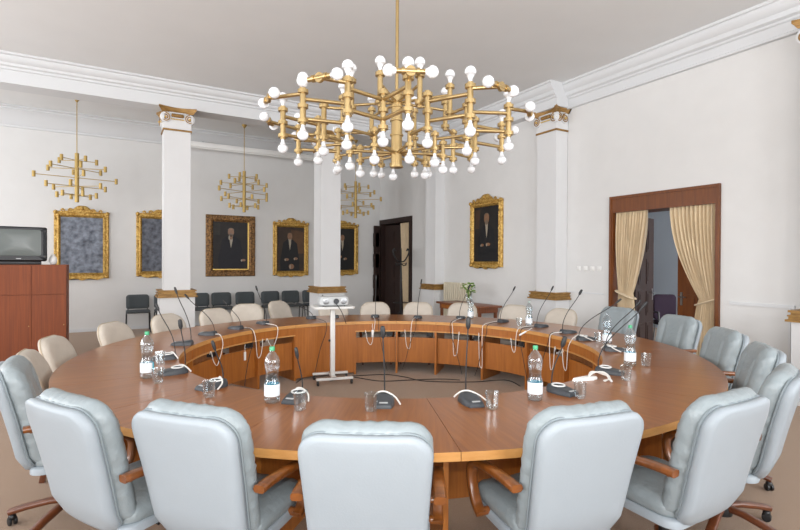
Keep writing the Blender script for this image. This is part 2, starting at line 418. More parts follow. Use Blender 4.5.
# curtains
def curtain(name,ya,yb,yt,zt,ztie,label,zb,side):
    # hangs at XN+.05; top spans ya..yb, gathered to yt at ztie, then flares down
    t=empty(name,(XN+.045,(ya+yb)/2,0)); tag(t,label,'curtain','cream curtains of the doorway')
    m=M(); NY=70; rows=[]
    zs=[zt-i*(zt-ztie)/14 for i in range(15)]+[ztie-.06*i-.02 for i in range(1,3)]+[ztie-.14-i*(ztie-.14-zb)/8 for i in range(1,9)]
    folds=11
    for z in zs:
        if z>=ztie:
            q=(zt-z)/(zt-ztie); g=q**1.7
            a=ya+(yt[0]-ya)*g; b=yb+(yt[1]-yb)*g; amp=.028+.02*math.sin(PI*q)
        else:
            q=min(1,(ztie-z)/(ztie-zb)); g=q**.6
            a=yt[0]+(yt[0]-.0-yt[0])*g+side[0]*g; b=yt[1]+side[1]*g; amp=.025
        row=[]
        for i in range(NY+1):
            s_=i/NY; y=a+(b-a)*s_
            xx=XN+.045+amp*math.sin(s_*folds*2*PI+.8*math.sin(z*2+s_*5))+.008*math.sin(s_*57+z*3)
            row.append((xx,y,z))
        rows.append(row)
    vs=[p for r_ in rows for p in r_]; n=NY+1; fs=[]
    for a in range(len(rows)-1):
        for i in range(NY): fs.append((a*n+i,a*n+i+1,(a+1)*n+i+1,(a+1)*n+i))
    ox,oy=t.location.x,t.location.y
    vs=[(p[0]-ox,p[1]-oy,p[2]) for p in vs]
    k=len(vs); vs2=vs+[(p[0]+.006,p[1],p[2]) for p in vs]
    fs2=fs+[tuple(reversed([k+i for i in f])) for f in fs]
    m.add(vs2,fs2); m.build('cloth',CURT,t)
    m=M(); c=((yt[0]+yt[1])/2-oy)
    pts=[]; hw=(yt[1]-yt[0])/2+.02
    for i in range(25):
        a=2*PI*i/24; pts.append((.05*math.cos(a)+0.0,c+hw*math.sin(a),ztie-.03+.05*math.sin(a)*(1 if side[0]<0 else -1)))
    m.tube(pts,.03,8,0,flat=(.09,.02)); m.build('tieback',CURT,t)
    return t
curtain('curtain',4.62,5.155,(4.86,5.11),2.42,1.12,'narrow cream curtain tied back on the light switch side of the doorway',.02,(-.06,.04))
curtain('curtain',3.62,4.27,(3.60,3.84),2.42,1.10,'wide cream curtain swept back to a tieback on the near side of the doorway',.02,(0,.14))
# purple chair in the next room
t=empty('office_chair',(9.0,5.42,0),R(150)); tag(t,'dark purple office chair with black arms seen through the doorway','chair')
m=M(); m.slab(rrect(-.22,.22,.52,1.0,.08),[(.02,0),(0,.02),(0,.05),(.02,.07)],lambda u,v,d:(u,-.25+d,v)); m.build('backrest',PURP,t)
m=M(); m.slab(rrect(-.24,.24,-.24,.24,.06),[(.02,0),(0,.03),(.02,.08)],lambda u,v,d:(u,v,.44+d)); m.build('seat',PURP,t)
for sg in (-1,1):
    m=M(); m.tube([(sg*.24,-.1,.46),(sg*.3,-.1,.5),(sg*.3,-.12,.68),(sg*.3,.15,.69),(sg*.3,.17,.5),(sg*.24,.15,.46)],.016,8); m.build('armrest',BLK,t)
for sx in (-1,1):
    for sy in (-1,1): M().rod((sx*.19,sy*.19,.44),(sx*.21,sy*.22,0),.014).build('leg',STEEL,t)

# ---- far doorway beside the corner
m=M(); x=XM-.03
m.box(x,XN+.42,E0-.02,E0+.12,0,EH-.1); m.box(x,XN+.42,E1-.1,E1+.02,0,EH-.1); m.box(x,XN+.42,E0-.02,E1+.02,EH-.1,EH+.03)
struct('door_2',m,DARKW)
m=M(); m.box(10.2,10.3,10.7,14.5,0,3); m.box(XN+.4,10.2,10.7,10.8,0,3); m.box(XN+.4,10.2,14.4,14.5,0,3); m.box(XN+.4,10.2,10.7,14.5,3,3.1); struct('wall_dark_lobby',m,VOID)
leaf('open_door',(XM-.06,E1-.06,0),R(180),.19,2.66,DARKW,'narrow dark door leaf opened into the hall against the back wall',4,False)
leaf('panelled_door',(XM+.12,E1-.12,0),R(-78),.95,2.66,DARKW,'dark panelled inner door leaf half filling the far doorway',5)
# cream curtain in the far doorway
t=empty('curtain',(XM+.1,11.5,0)); tag(t,'cream curtain hanging in the far dark doorway behind the coat stand','curtain')
m=M(); NY=30; rows=[]
for z in [2.68,2.3,1.9,1.5,1.1,.7,.3,.03]:
    a=11.32-11.5; b=11.95-11.5-.2*(1-z/2.7)
    rows.append([(.03*math.sin(i/NY*5*2*PI),a+(b-a)*i/NY,z) for i in range(NY+1)])
n=NY+1; vs=[p for r_ in rows for p in r_]; fs=[(a*n+i,a*n+i+1,(a+1)*n+i+1,(a+1)*n+i) for a in range(len(rows)-1) for i in range(NY)]
kk=len(vs); m.add(vs+[(p[0]+.006,p[1],p[2]) for p in vs],fs+[tuple(reversed([kk+i for i in f])) for f in fs]); m.build('cloth',CURT,t)
# coat stand
t=empty('coat_stand',(6.35,10.92,0)); tag(t,'black coat stand with curled hooks in front of the far doorway','coat stand')
M().rod((0,0,.05),(0,0,1.85),.02).build('pole',BLK,t)
for i in range(6):
    a=i*PI/3; c,s_=math.cos(a),math.sin(a)
    M().tube(crom([(0,0,1.6),(.1*c,.1*s_,1.62),(.19*c,.19*s_,1.74),(.24*c,.24*s_,1.86),(.2*c,.2*s_,1.93),(.17*c,.17*s_,1.88)],4),.018,8).build('hook',BLK,t)
    M().tube([(0,0,1.55),(.08*c,.08*s_,1.5),(.15*c,.15*s_,1.52),(.16*c,.16*s_,1.58)],.015,8).build('hook',BLK,t)
m=M()
m.tube([(.13*math.cos(i*PI/10),.13*math.sin(i*PI/10),1.55) for i in range(21)],.008,6); m.build('ring',BLK,t)
for i in range(4):
    a=i*PI/2+.4; c,s_=math.cos(a),math.sin(a)
    M().tube([(0,0,.35),(.08*c,.08*s_,.25),(.22*c,.22*s_,.06),(.28*c,.28*s_,.02)],.014,8).build('foot',BLK,t)
m=M()
m.tube([(.19*math.cos(i*PI/10),.19*math.sin(i*PI/10),.55) for i in range(21)],.008,6); m.rod((-.19,0,.55),(.19,0,.55),.006); m.build('umbrella_ring',BLK,t)

# switches
t0=None
for i,y in enumerate((5.86,5.72,5.58,5.44)):
    t=empty('light_switch',(XN,y,1.50)); tag(t,['white light switch nearest the pilaster in the row of four','second white light switch from the pilaster in the row','third white light switch from the pilaster in the row','white light switch nearest the door casing in the row of four'][i],'switch','light switches beside the doorway')
    M().box(-.01,0,-.04,.04,-.04,.04,0,.004).build('switch_plate',WPL,t)
    M().box(-.017,-.01,-.022,.022,-.025,.025,0,.002).build('rocker',WPL,t)

# projection screen housing on the back wall
t=empty('projection_screen',(3.1,YB-.5,4.36)); tag(t,'long white rolled-up projection screen housing high before the back wall','projection screen')
M().box(-1.75,1.77,-.06,.06,-.06,.06,0,.02).build('housing',WPL,t)
for sg in (-1,1): M().box(sg*1.77-.02+ (0 if sg<0 else .02),sg*1.77+(.0 if sg<0 else .04),-.07,.07,-.07,.07,0,.01).build('end_cap',GRYP,t)
for sg in (-1.3,1.3): M().box(sg-.02,sg+.02,-.02,.499,.06,.085).build('bracket',GRYP,t)
M().box(-1.7,1.7,-.012,.012,-.085,-.055).build('bottom_bar',WPL,t)

# ---- pictures
def crest_outline(w,h,base):
    pts=[(-w/2,base)]
    N=28
    for i in range(N+1):
        s_=-1+2*i/N
        z=base+.03+h*(math.exp(-(s_/.42)**2)) *(1-.25*math.cos(s_*14)*.3)
        pts.append((s_*w/2,z))
    pts.append((w/2,base)); return pts
def picture(loc,rz,w,h,fw,matf,label,crest,fig,name='portrait_painting',foot=True,inner=None,bg='#2a211b',bg2=None,group=None):
    t=empty(name,loc,rz); tag(t,label,'painting',group)
    # local: x right, z up, -y towards the viewer
    m=M(); prof=[(0,0),(0,.035),(.18*fw,.055),(.45*fw,.04),(.7*fw,.06),(.9*fw,.03),(fw,.02),(fw,0)]
    def ringpt(ins,d):
        a=w/2-ins;b=h-ins
        return [(-a,-d,ins),(a,-d,ins),(a,-d,b),(-a,-d,b)]
    # subdivided frame with carved relief
    K=60
    rings=[]
    for ins,d in prof:
        cs=ringpt(ins,d); ring=[]
        for i in range(4):
            p=Vector(cs[i]);q=Vector(cs[(i+1)%4])
            for j in range(K): ring.append(p.lerp(q,j/K))
        rings.append(ring)
    n=4*K; vs=[]
    for ri,rg in enumerate(rings):
        for p in rg:
            q=p.copy()
            if 1<=ri<=5:
                q.y-=.016*mnoise.noise(Vector((p.x*38+loc[0],p.z*38,ri*3)))+.004
            vs.append(q)
    fs=[(a*n+i,a*n+(i+1)%n,(a+1)*n+(i+1)%n,(a+1)*n+i) for a in range(len(rings)-1) for i in range(n)]
    m.add(vs,fs); m.build('frame',matf,t,60)
    if inner:
        m=M(); a=w/2-fw; 
        m.box(a-.02,a+.012,-.03,-.01,fw,h-fw); m.box(-a,a-.02,-.028,-.01,fw-.005,fw+.018); m.build('slip_moulding',inner,t)
    if crest:
        m=M(); o=crest_outline(w*.86,crest,h-.04)
        def fn(u,v,d): return (u,-.02-d-.012*mnoise.noise(Vector((u*30,v*30,1))),v)
        m.slab(o,[(0,0),(0,.02),(.015,.045)],fn,inner=(.8,.6,.4,.2),bulge=.02)
        # scrolls and rosette
        m.ball((0,-.07,h+crest*.45),.045,10)
        for sg in (-1,1):
            for r0,xx in ((.05,.2),(.035,.34)):
                path=[(sg*(xx*w+r0*math.cos(a)*(1-a/16)),-.075,h+.02+r0*math.sin(a)*(1-a/16)) for a in [i*.5 for i in range(20)]]
                m.tube(path,.011,6)
            m.ball((sg*w*.47,-.05,h-.02),.045,10)
        m.build('carved_crest',matf,t,60)
    if foot:
        m=M()
        o=[(-w*.4,.05)]+[(s_*w*.4,.0-.055*(.5+.5*math.cos(s_*9))*(1-abs(s_)*.4)) for s_ in [-1+2*i/20 for i in range(21)]]+[(w*.4,.05)]
        m.slab(o,[(0,0),(0,.02),(.01,.04)],lambda u,v,d:(u,-.02-d,v),inner=(.6,.2))
        for sg in (-1,1): m.ball((sg*w*.46,-.045,.03),.04,10)
        m.build('carved_foot',matf,t,60)
    # canvas with the painted figure
    m=M(); a=w/2-fw; z0=fw; z1=h-fw
    m.box(-a-.005,a+.005,-.018,-.002,z0-.005,z1+.005,0)
    mats=[pmat('canvas_paint_glare',bg,.6,0,noise=.5,nscale=5 if not bg2 else 9,coat=0,col2=bg2)]
    if fig:
        W=2*a;H=z1-z0
        def blob(pts,mi,d):
            P=[(-a+u*W,-.018-d,z0+v*H) for u,v in pts]; m.add(P,[tuple(range(len(P)))],mi,False)
        def ell(cu,cv,ru,rv,mi,d,n=18): blob([(cu+ru*math.cos(2*PI*i/n),cv+rv*math.sin(2*PI*i/n)) for i in range(n)],mi,d)
        mats+=[pmat('painted_coat',fig['coat'],.65,0,noise=.35,nscale=14),pmat('painted_skin','#8a6448',.4,0,noise=.25,nscale=30),
               pmat('painted_linen','#9a907e',.4),pmat('painted_hair',fig.get('hair','#5a4a3c'),.4),pmat('painted_backdrop',fig.get('back','#5e4326'),.65,0,noise=.4,nscale=6)]
        cx=fig.get('cx',.5); ty=fig.get('top',.84); hs=fig.get('hs',.075)
        if fig.get('drape'): blob(fig['drape'],5,.0006)
        sh=ty-3.1*hs*W/H*1.1
        blob([(cx-.34,.0),(cx-.36,.22),(cx-.30,.42),(cx-.25,sh-.03),(cx-.12,sh+.045),(cx,sh+.06),(cx+.12,sh+.045),(cx+.27,sh-.04),(cx+.32,.4),(cx+.36,.2),(cx+.36,0)],1,.0012)
        blob([(cx-.05,sh+.08),(cx+.05,sh+.08),(cx+.045,sh-.04),(cx+.0,sh-.20),(cx-.035,sh-.05)],3,.0018)
        ell(cx,ty-hs*W/H*1.2,hs,hs*1.35*W/H,2,.0026)
        ell(cx,ty-hs*W/H*.45,hs*1.02,hs*.75*W/H,4,.0022)
        blob([(cx-.06,sh+.09),(cx+.06,sh+.09),(cx+.05,sh+.02),(cx-.05,sh+.02)],3,.0020)
        if fig.get('beard'): ell(cx,ty-hs*W/H*2.15,hs*.62,hs*.62*W/H,4,.0030)
        for (hu,hv,ru,rv) in fig.get('hands',[(.42,.32,.06,.03),(.62,.27,.07,.03)]):
            ell(hu,hv,ru,rv,2,.003); ell(hu-.05,hv-.008,.02,rv*.9,3,.0034)
        for e in (-1,1):
            ell(cx+e*hs*.36,ty-hs*W/H*1.15,hs*.13,hs*.09*W/H,4,.0034,8)
        ell(cx,ty-hs*W/H*1.85,hs*.28,hs*.07*W/H,4,.0034,8)
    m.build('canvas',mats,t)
    return t
BW=YB-.002
picture((-.645,BW,1.2),0,1.03,1.47,.12,GOLD,'large gilt framed painting with hazy blue-grey reflection, beside the television','carved',None,'framed_painting') if False else None
BLUEBG='#59626f'
picture((-.645,BW,1.2),0,1.03,1.47,.12,GOLD,'gilt framed painting with hazy blue-grey glare, nearest the television',.16,None,'framed_painting',bg='#8a929f',bg2='#474c58')  # the blue-grey glare is put into the canvas colours
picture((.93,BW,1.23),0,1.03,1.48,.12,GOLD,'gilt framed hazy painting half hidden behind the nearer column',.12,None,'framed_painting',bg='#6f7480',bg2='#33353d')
picture((2.545,BW,1.21),0,1.21,1.55,.17,BRONZE,'dark portrait of a seated person in a wide carved bronze frame without crest',0,dict(coat='#15161f',hair='#6b5a4c',back='#32302c',cx=.5,top=.86,hs=.085,beard=True,hands=[(.5,.68,.05,.05),(.85,.2,.07,.025)],drape=[(.02,.98),(.2,.98),(.2,.72),(.02,.72)]),foot=False,inner=GOLDS,bg='#221d1c')
picture((4.11,BW,1.22),0,.98,1.42,.12,GOLD,'gilt framed portrait of a person in black with folded hands on the back wall',.15,dict(coat='#14161a',hair='#54402e',back='#5e4128',cx=.46,top=.86,hs=.09,hands=[(.34,.26,.09,.03),(.68,.28,.08,.03),(.52,.1,.1,.06)],drape=[(.5,.95),(.98,.9),(.98,.4),(.6,.4)]),bg='#3a2a1e')
picture((5.62,BW,1.24),0,.98,1.42,.12,GOLD,'gilt framed dark portrait half hidden behind the column at the projector',.13,dict(coat='#0e0e10',hair='#453629',back='#1c1714',cx=.5,top=.84,hs=.085),bg='#15100d')
picture((XM-.002,8.13,1.5),R(90)*-1,1.04,1.40,.115,GOLD,'gilt framed portrait of a bearded person in dark tailcoat above the radiator table',.17,dict(coat='#0f1116',hair='#6a5a4a',back='#46301f',cx=.52,top=.86,hs=.10,beard=True,hands=[(.35,.30,.06,.025),(.58,.31,.09,.03)],drape=[(.05,.95),(.25,.95),(.22,.6),(.05,.6)]),bg='#1b1512')

# ---- cupboard and television
t=empty('cupboard',(-2.2,9.28,0)); tag(t,'tall reddish-brown wooden cupboard carrying the television','cupboard')
M().box(-1.55,1.55,-.24,.25,0,1.53).build('body',CAB,t)
xs=[-1.55,-1.02,-.48,.06,.60,1.13,1.55]
xs=[1.55-.43*i-.43*i*.0 for i in range(8)][::-1]
for a,b in zip(xs[:-1],xs[1:]):
    if a<-1.5: a=-1.55
    for z0,z1 in ((.08,1.08),(1.09,1.52)):
        d=M().box(a+.003,b-.003,-.258,-.241,z0,z1).build('door',CAB,t)
        if z0<1: M().ball((a+.40,-.263,.62),.008,8).build('keyhole',BRASSD,d)
t=empty('television',(-1.25,9.22,1.53),R(6)); tag(t,'black tube television standing on top of the wooden cupboard','television')
m=M(); m.slab(rrect(-.34,.34,.05,.56,.03),[(.02,0),(0,.02),(0,.10),(.03,.2),(.07,.36),(.1,.40)],lambda u,v,d:(u,-.2+d,v)); m.build('case',TVB,t)
m=M(); m.slab(rrect(-.25,.27,.13,.52,.03),[(0,0),(.004,.006)],lambda u,v,d:(u,-.196-d,v),bulge=.008); m.build('screen',SCREEN,t)
M().box(-.27,.27,-.15,.12,0,.055,0,.01).build('foot',TVB,t)
M().box(-.03,.03,-.204,-.198,.085,.095).build('logo_plate',GRYP,t)
for sg in (-1,1): M().box(sg*.31-.02,sg*.31+.02,-.206,-.196,.14,.5).build('speaker_grille',MESHG,t)
t=empty('vase',(-.83,9.2,1.53)); tag(t,'small white vase beside the television on the cupboard','vase')
M().lathe([(.02,0),(.045,.02),(.055,.06),(.045,.11),(.022,.14),(.026,.155)],n=20).build('body',WPL,t)
t=empty('wall_bracket',(-.55,YB-.002,1.66)); 
bpy.data.objects.remove(t)

# ---- radiator, side table, flowers
t=empty('radiator',(6.74,9.05,0)); tag(t,'cream ribbed radiator under the window-less wall beside the pilaster','radiator')
t['label']='cream ribbed radiator on the wall between pilaster and small wooden table'
for i in range(11):
    y=-.4+i*.08
    m=M(); m.slab(rrect(-.07,.07,.15,1.13,.03,4),[(.01,-.03),(0,-.02),(0,.02),(.01,.03)],lambda u,v,d,y=y:(u,y+d,v),inner=(.5,)); m.build('rib',RAD,t)
M().rod((0,-.44,1.06),(0,.44,1.06),.02).build('header_pipe',RAD,t)
M().rod((0,-.44,.22),(0,.44,.22),.02).build('header_pipe',RAD,t)
m=M(); m.rod((0,-.44,1.1),(0,-.52,1.1),.03); m.rod((0,-.52,1.1),(0,-.52,.0),.01); m.build('valve',BLK,t)
t=empty('side_table',(6.35,8.15,0)); tag(t,'small reddish wooden table below the portrait holding the flowers','table')
M().box(-.28,.28,-.75,.75,.70,.74,0,.006).build('tabletop',PANEL2,t)
M().box(-.23,.23,-.68,.68,.60,.70).build('apron',PANEL2,t)
M().box(-.235,-.2305,-.6,-.1,.615,.69).build('drawer_front',PANEL,t); M().box(-.235,-.2305,.1,.6,.615,.69).build('drawer_front',PANEL,t)
for sx in (-1,1):
    for sy in (-1,1): M().box(sx*.2-.025,sx*.2+.025,sy*.64-.025,sy*.64+.025,0,.6).build('leg',PANEL2,t)
t=empty('flower_vase',(6.25,7.98,.74)); tag(t,'glass vase of green and white flowers on the small side table','vase')
M().lathe([(.05,0),(.055,.02),(.05,.12),(.065,.2),(.063,.2),(.048,.12),(.05,.02)],n=20,cap=False).build('vase_body',GLASS,t)
m=M(); random.seed(3)
for i in range(16):
    a=random.uniform(0,2*PI); rr=random.uniform(.03,.17); z=random.uniform(.28,.42)
    m.tube(bez((0,0,.02),(0,0,.2),(rr*.5*math.cos(a),rr*.5*math.sin(a),z*.8),(rr*math.cos(a),rr*math.sin(a),z),6),.003,5)
m.build('stems',LEAF,t)
m=M()
for i in range(46):
    a=random.uniform(0,2*PI); rr=random.uniform(.02,.18); z=random.uniform(.24,.44)
    q=Matrix.Rotation(random.uniform(0,PI),3,'Z')@Matrix.Rotation(random.uniform(.2,1.3),3,'X')
    m.ball((rr*math.cos(a),rr*math.sin(a),z),.038,8,0 if i%4 else 1,(1,.5,.2),q)
m.build('blooms',[LEAF,PETAL],t)

# ---------------------------------------------------------------- the ring table
C=Vector((2.46,4.40,0)); RO,RI=2.87,2.0
def pol(r,a,z=0): return Vector((C.x+r*math.cos(R(a)),C.y+r*math.sin(R(a)),z))
bounds=[4,23.5,43,59,76,101,117,135,153,171,188,205,225,247,265,285,305,325,345,364]
ring=empty('ring_conference_table',tuple(C)); tag(ring,'large round ring-shaped wooden conference table with open centre','table')
def sector(m,r0,r1,a0,a1,z0,z1,mi=0,mtop=None,step=2.0,mside=None):
    n=max(1,int(abs(a1-a0)/step)); vs=[];fs=[]
    for i in range(n+1):
        a=R(a0+(a1-a0)*i/n); c,s_=math.cos(a),math.sin(a)
        vs+=[(r0*c,r0*s_,z0),(r1*c,r1*s_,z0),(r1*c,r1*s_,z1),(r0*c,r0*s_,z1)]
    fm=[]
    for i in range(n):
        b=i*4; e=b+4
        for f,k in (((b,e,e+1,b+1),mi),((b+1,e+1,e+2,b+2),mside if mside is not None else mi),((b+2,e+2,e+3,b+3),mi),((b+3,e+3,e,b),mside if mside is not None else mi)):
            fm.append((f,k))
    fm.append(((0,1,2,3),mi)); fm.append(((n*4+3,n*4+2,n*4+1,n*4),mi))
    o=len(m.v)
    for p in vs: m.v.append(tuple(p))
    for f,k in fm: m.f.append(tuple(o+i for i in f)); m.mi.append(k); m.sm.append(False)
for i,(a0,a1) in enumerate(zip(bounds[:-1],bounds[1:])):
    mid=(a0+a1)/2
    m=M(); sector(m,RI,RO,a0+.03-mid,a1-.03-mid,.708,.75,0,mside=1)
    o=m.build('tabletop',[TOP,EDGE],ring,30); o.rotation_euler=(0,0,R(mid))
    if (a0,a1)==(76,101):
        m=M(); sector(m,RI+.0,RI+.03,a0,a1,.03,.705); m.build('full_height_panel',PANEL,ring,30)
    else:
        m=M(); sector(m,RI+.01,RI+.035,a0+.05,a1-.05,.615,.705); sector(m,RI,RI+.035,a0+.05,a1-.05,.60,.615,1); m.build('fascia',[PANEL,EDGE],ring,30)
        m=M(); sector(m,RI+.06,RI+.08,a0+.5,a1-.5,.15,.51); m.build('modesty_panel',PANEL,ring,30)
for a in bounds[:-1]:
    rr=2.56 if a not in (76,101) else 2.6
    m=M(); m.box(RI+.005,rr,-.014,.014,.0,.707); o=m.build('divider',PANEL,ring); o.rotation_euler=(0,0,R(a))
for a in (4,23.5,43,59,117,135,153,247,265):   # under-top black fixings
    m=M(); m.box(RI+.04,RI+.1,.06,.14,.53,.6); o=m.build('cable_box',BLK,ring); o.rotation_euler=(0,0,R(a))

# ---------------------------------------------------------------- chairs
def grey_chair(star=True):
    t=empty('leather_armchair' ,(0,0,0))
    def back(u,v,d):   # v = height; lean backwards and wrap forward at the sides
        q=max(0,(v-.44)/.6)
        y=-.235-.145*q**1.15+.9*(u*u)*.35+d - (.0 if v>.5 else -(.5-v)*.35)
        return (u,y,v)
    m=M(); m.slab(rrect(-.262,.262,.405,.985,.10,7,.08,.13),[(.025,-.035),(.006,-.028),(0,-.01),(.004,.012),(.02,.02)],back,inner=(.85,.65,.45,.25,.1)); m.build('back_shell',LEATHB,t,70)
    o=rrect(-.259,.259,.415,.983,.10,7,.08,.13)
    m=M(); pth=[back(p[0],p[1],.018) for p in o]; m.tube(pth+[pth[0]],.006,6); m.build('piping',PIPING,t)
    def cush(u,v,d):
        x,y,z=back(u,v,d)
        edge=max(abs(u)/.25,abs(v-.74)/.30)
        w_=max(0,min(1,(edge-.72)*4)); th=math.atan2(v-.74,u)
        cr=mnoise.noise(Vector((u*13+5,v*30,d*6)))*.006+.0022*math.sin(th*34+2*math.sin(th*5))
        y+=cr*w_+.0022*math.sin(th*90+mnoise.noise(Vector((u*9,v*9,2)))*9)*w_; x*=1+.008*w_*math.sin(v*90+3*math.sin(v*11)); z+=.003*w_*math.sin(u*75+2*math.sin(u*20))*(1 if v>.9 else 0)
        # lumbar channels
        y+=-.016*math.exp(-((abs(u)-.13)/.018)**2)*(1 if v<.93 else 0)
        return (x,y,z)
    m=M(); m.slab(rrect(-.252,.252,.44,1.0,.11,16,.05,.12,.014),[(.015,.012),(0,.03),(-.012,.055),(-.014,.08),(-.004,.10),(.018,.12),(.045,.128)],cush,inner=(.9,.8,.7,.6,.5,.4,.3,.2,.1),bulge=.012); m.build('back_cushion',LEATH,t,80)
    m=M(); m.slab(rrect(-.25,.25,-.205,.25,.07,6),[(.03,.385),(.0,.39),(0,.42),(.008,.43)],lambda u,v,d:(u,v,d+(.02*((v+.24)/.5)**2)),inner=(.6,.2)); m.build('seat_shell',LEATHB,t,70)
    m=M(); m.slab(rrect(-.243,.243,-.19,.26,.07,6),[(.01,.425),(0,.445),(0,.475),(.02,.50),(.05,.51)],lambda u,v,d:(u,v,d+.01*((v+.2)/.45)-.02*max(0,(v-.18)*5)+.003*math.sin(u*50)),inner=(.8,.6,.4,.2),bulge=.012); m.build('seat_cushion',LEATH,t,80)
    for sg in (-1,1):
        x=sg*.287
        pts=[(x,-.225,.672),(x,-.16,.674),(x,-.08,.672),(x,.05,.662),(x,.13,.645),(x,.165,.60),(x,.155,.52),(x,.115,.455),(x,.07,.425)]
        m=M(); m.tube(crom(pts,5),.02,12,0,flat=(.052,.034)); 
        m.rod((x-sg*.045,.085,.43),(x+sg*.012,.085,.43),.02); m.rod((x-sg*.05,-.19,.66),(x,-.19,.66),.014)
        m.build('armrest',CHWOOD,t,60)
    if star:
        M().rod((0,0,.13),(0,0,.37),.028,.024,14).build('gas_lift',BLK,t)
        m=M(); m.box(-.10,.10,-.12,.12,.345,.378,0,.008); m.rod((.1,0,.36),(.2,0,.355),.006); m.build('tilt_mechanism',BLK,t)
        M().lathe([(.03,.07),(.055,.08),(.06,.12),(.045,.155),(.03,.16)],n=16).build('hub',BLK,t)
        for i in range(5):
            a=R(90+72*i+18); c,s_=math.cos(a),math.sin(a)
            m=M(); m.tube([(.03*c,.03*s_,.125),(.12*c,.12*s_,.125),(.24*c,.24*s_,.105),(.325*c,.325*s_,.085),(.34*c,.34*s_,.08)],.02,12,0,flat=(.05,.034)); lg=m.build('leg',CHWOOD2,t,60)
            m=M(); q=Matrix.Rotation(a+.7,3,'Z'); ax=q@Matrix.Rotation(PI/2,3,'Y')
            px,py=.325*c,.325*s_
            for sgn in (-1,1):
                off=q@Vector((sgn*.014,0,0)); m.lathe([(.012,-.009),(.024,-.007),(.026,0),(.024,.007),(.012,.009)],(px+off.x,py+off.y,.026),14,0,ax)
            m.ball((px,py,.05),.022,10); m.rod((px,py,.05),(px,py,.085),.007); m.build('caster',BLK,lg)
    else:
        for sx in (-1,1):
            for sy in (-1,1):
                m=M(); m.tube([(sx*.21,sy*.2,.385),(sx*.23,sy*.23,.0)],.02,10,0,flat=(.045,.03)); m.build('leg',CHWOOD2,t)
    return t
G=[(-164.2,2.79,-13,'grey leather armchair seen from the side at the left edge of the picture'),
   (-145.2,2.90,-5,'grey leather armchair turned slightly sideways beside the chair at the left edge'),
   (-134.2,2.83,-5,'pale grey leather armchair seen from behind below the two left foreground glasses'),
   (-120.8,2.87,-2,'pale grey leather armchair seen squarely from behind, lowest in the foreground'),
   (-104.6,2.83,4,'pale grey leather armchair seen from behind below the foreground bottle with green cap'),
   (-90.8,2.92,1,'grey leather armchair turned away at lower right in front of a bare star base'),
   (-75.3,2.90,2,'grey leather armchair behind the lower right one, its caster close to the picture edge'),
   (-59.5,2.80,6,'grey leather armchair mostly hidden behind another, below the wall moulding'),
   (-42.5,2.78,4,'grey leather armchair in front of the wide tied-back curtain'),
   (-22.5,2.95,4,'grey leather armchair standing in front of the open doorway'),
   (-4.5,3.01,2,'grey leather armchair behind the uncapped bottle, in front of the narrow curtain')]
def placed(a,rb,off): 
    p=pol(rb-off,a); return (p.x,p.y,0), R(a)+PI/2    # local +y points to the centre
proto=grey_chair()
for i,(a,rb,tw,lab) in enumerate(G):
    loc,rz=placed(a,rb,0); rz+=R(tw)
    if i==0: proto.location=loc; proto.rotation_euler=(0,0,rz); o=proto
    else: o=dup(proto,loc,rz)
    if i==3: o.scale=(1,1,.975)
    tag(o,lab,'chair','grey leather chairs around the ring table')
def cream_chair():
    t=empty('cream_armchair',(0,0,0))
    def back(u,v,d):
        q=(v-.42)/.5; return (u,-.20-.20*q+.35*u*u+d,v)
    o=rrect(-.245,.245,.42,.92,.15,9,.04,-.0)
    m=M(); m.slab(o,[(.03,-.04),(.005,-.03),(0,0),(.005,.035),(.03,.05)],back,inner=(.8,.6,.4,.2),bulge=.008); m.build('backrest',CREAM,t,70)
    m=M(); p=[back(q[0]*1.005,q[1],-.012) for q in o]; m.tube(p+[p[0]],.005,6); m.build('piping',CREAMP,t)
    m=M(); m.slab(rrect(-.24,.24,-.2,.22,.06),[(.02,.38),(0,.40),(0,.45),(.03,.475)],lambda u,v,d:(u,v,d),inner=(.6,.3),bulge=.01); m.build('seat',CREAM,t,70)
    for sx in (-1,1):
        m=M(); m.tube(crom([(sx*.26,-.26,.60),(sx*.27,-.1,.62),(sx*.27,.1,.62),(sx*.26,.2,.58),(sx*.25,.18,.44),(sx*.24,.16,.40)],5),.02,10,0,flat=(.045,.028)); m.build('armrest',CHWOOD2,t,60)
        for sy in (-1,1):
            m=M(); m.tube([(sx*.21,sy*.18,.40),(sx*.22,sy*.21 - (.04 if sy<0 else 0),0)],.018,8,0,flat=(.04,.03)); m.build('leg',CHWOOD2,t)
    return t
cp=cream_chair()
CR=[(177,3.05,0,'cream armchair partly hidden behind the side-on grey armchair'),
    (163,3.10,0,'cream armchair directly in front of the wooden cupboard'),
    (144,3.10,0,'cream armchair standing alone below the first black visitor chair'),
    (128,3.12,0,'cream armchair in front of the pedestal of the nearer column'),
    (113,3.22,0,'cream armchair just past the nearer column with a twisted one behind it'),
    (103.5,3.62,-28,'cream armchair turned askew with its wooden armrest sticking up'),
    (88,3.95,35,'cream armchair standing back from the table beside the projector'),
    (78,3.38,0,'cream armchair peeping out behind the projector trolley'),
    (66,3.20,0,'cream armchair at the foot of the dark far door leaf'),
    (53,3.22,0,'cream armchair beside the far curtain, below the gilt pilaster band'),
    (40,3.30,0,'cream armchair in front of the radiator and the flowers'),
    (25,3.34,0,'cream armchair below the portrait, past the small side table'),
    (11,3.28,0,'cream armchair in front of the pilaster by the light switches')]
for i,(a,rb,tw,lab) in enumerate(CR):
    loc,rz=placed(a,rb,.39); rz+=R(tw)
    if i==0: cp.location=loc; cp.rotation_euler=(0,0,rz); o=cp
    else: o=dup(cp,loc,rz)
    tag(o,lab,'chair','cream chairs around the ring table')
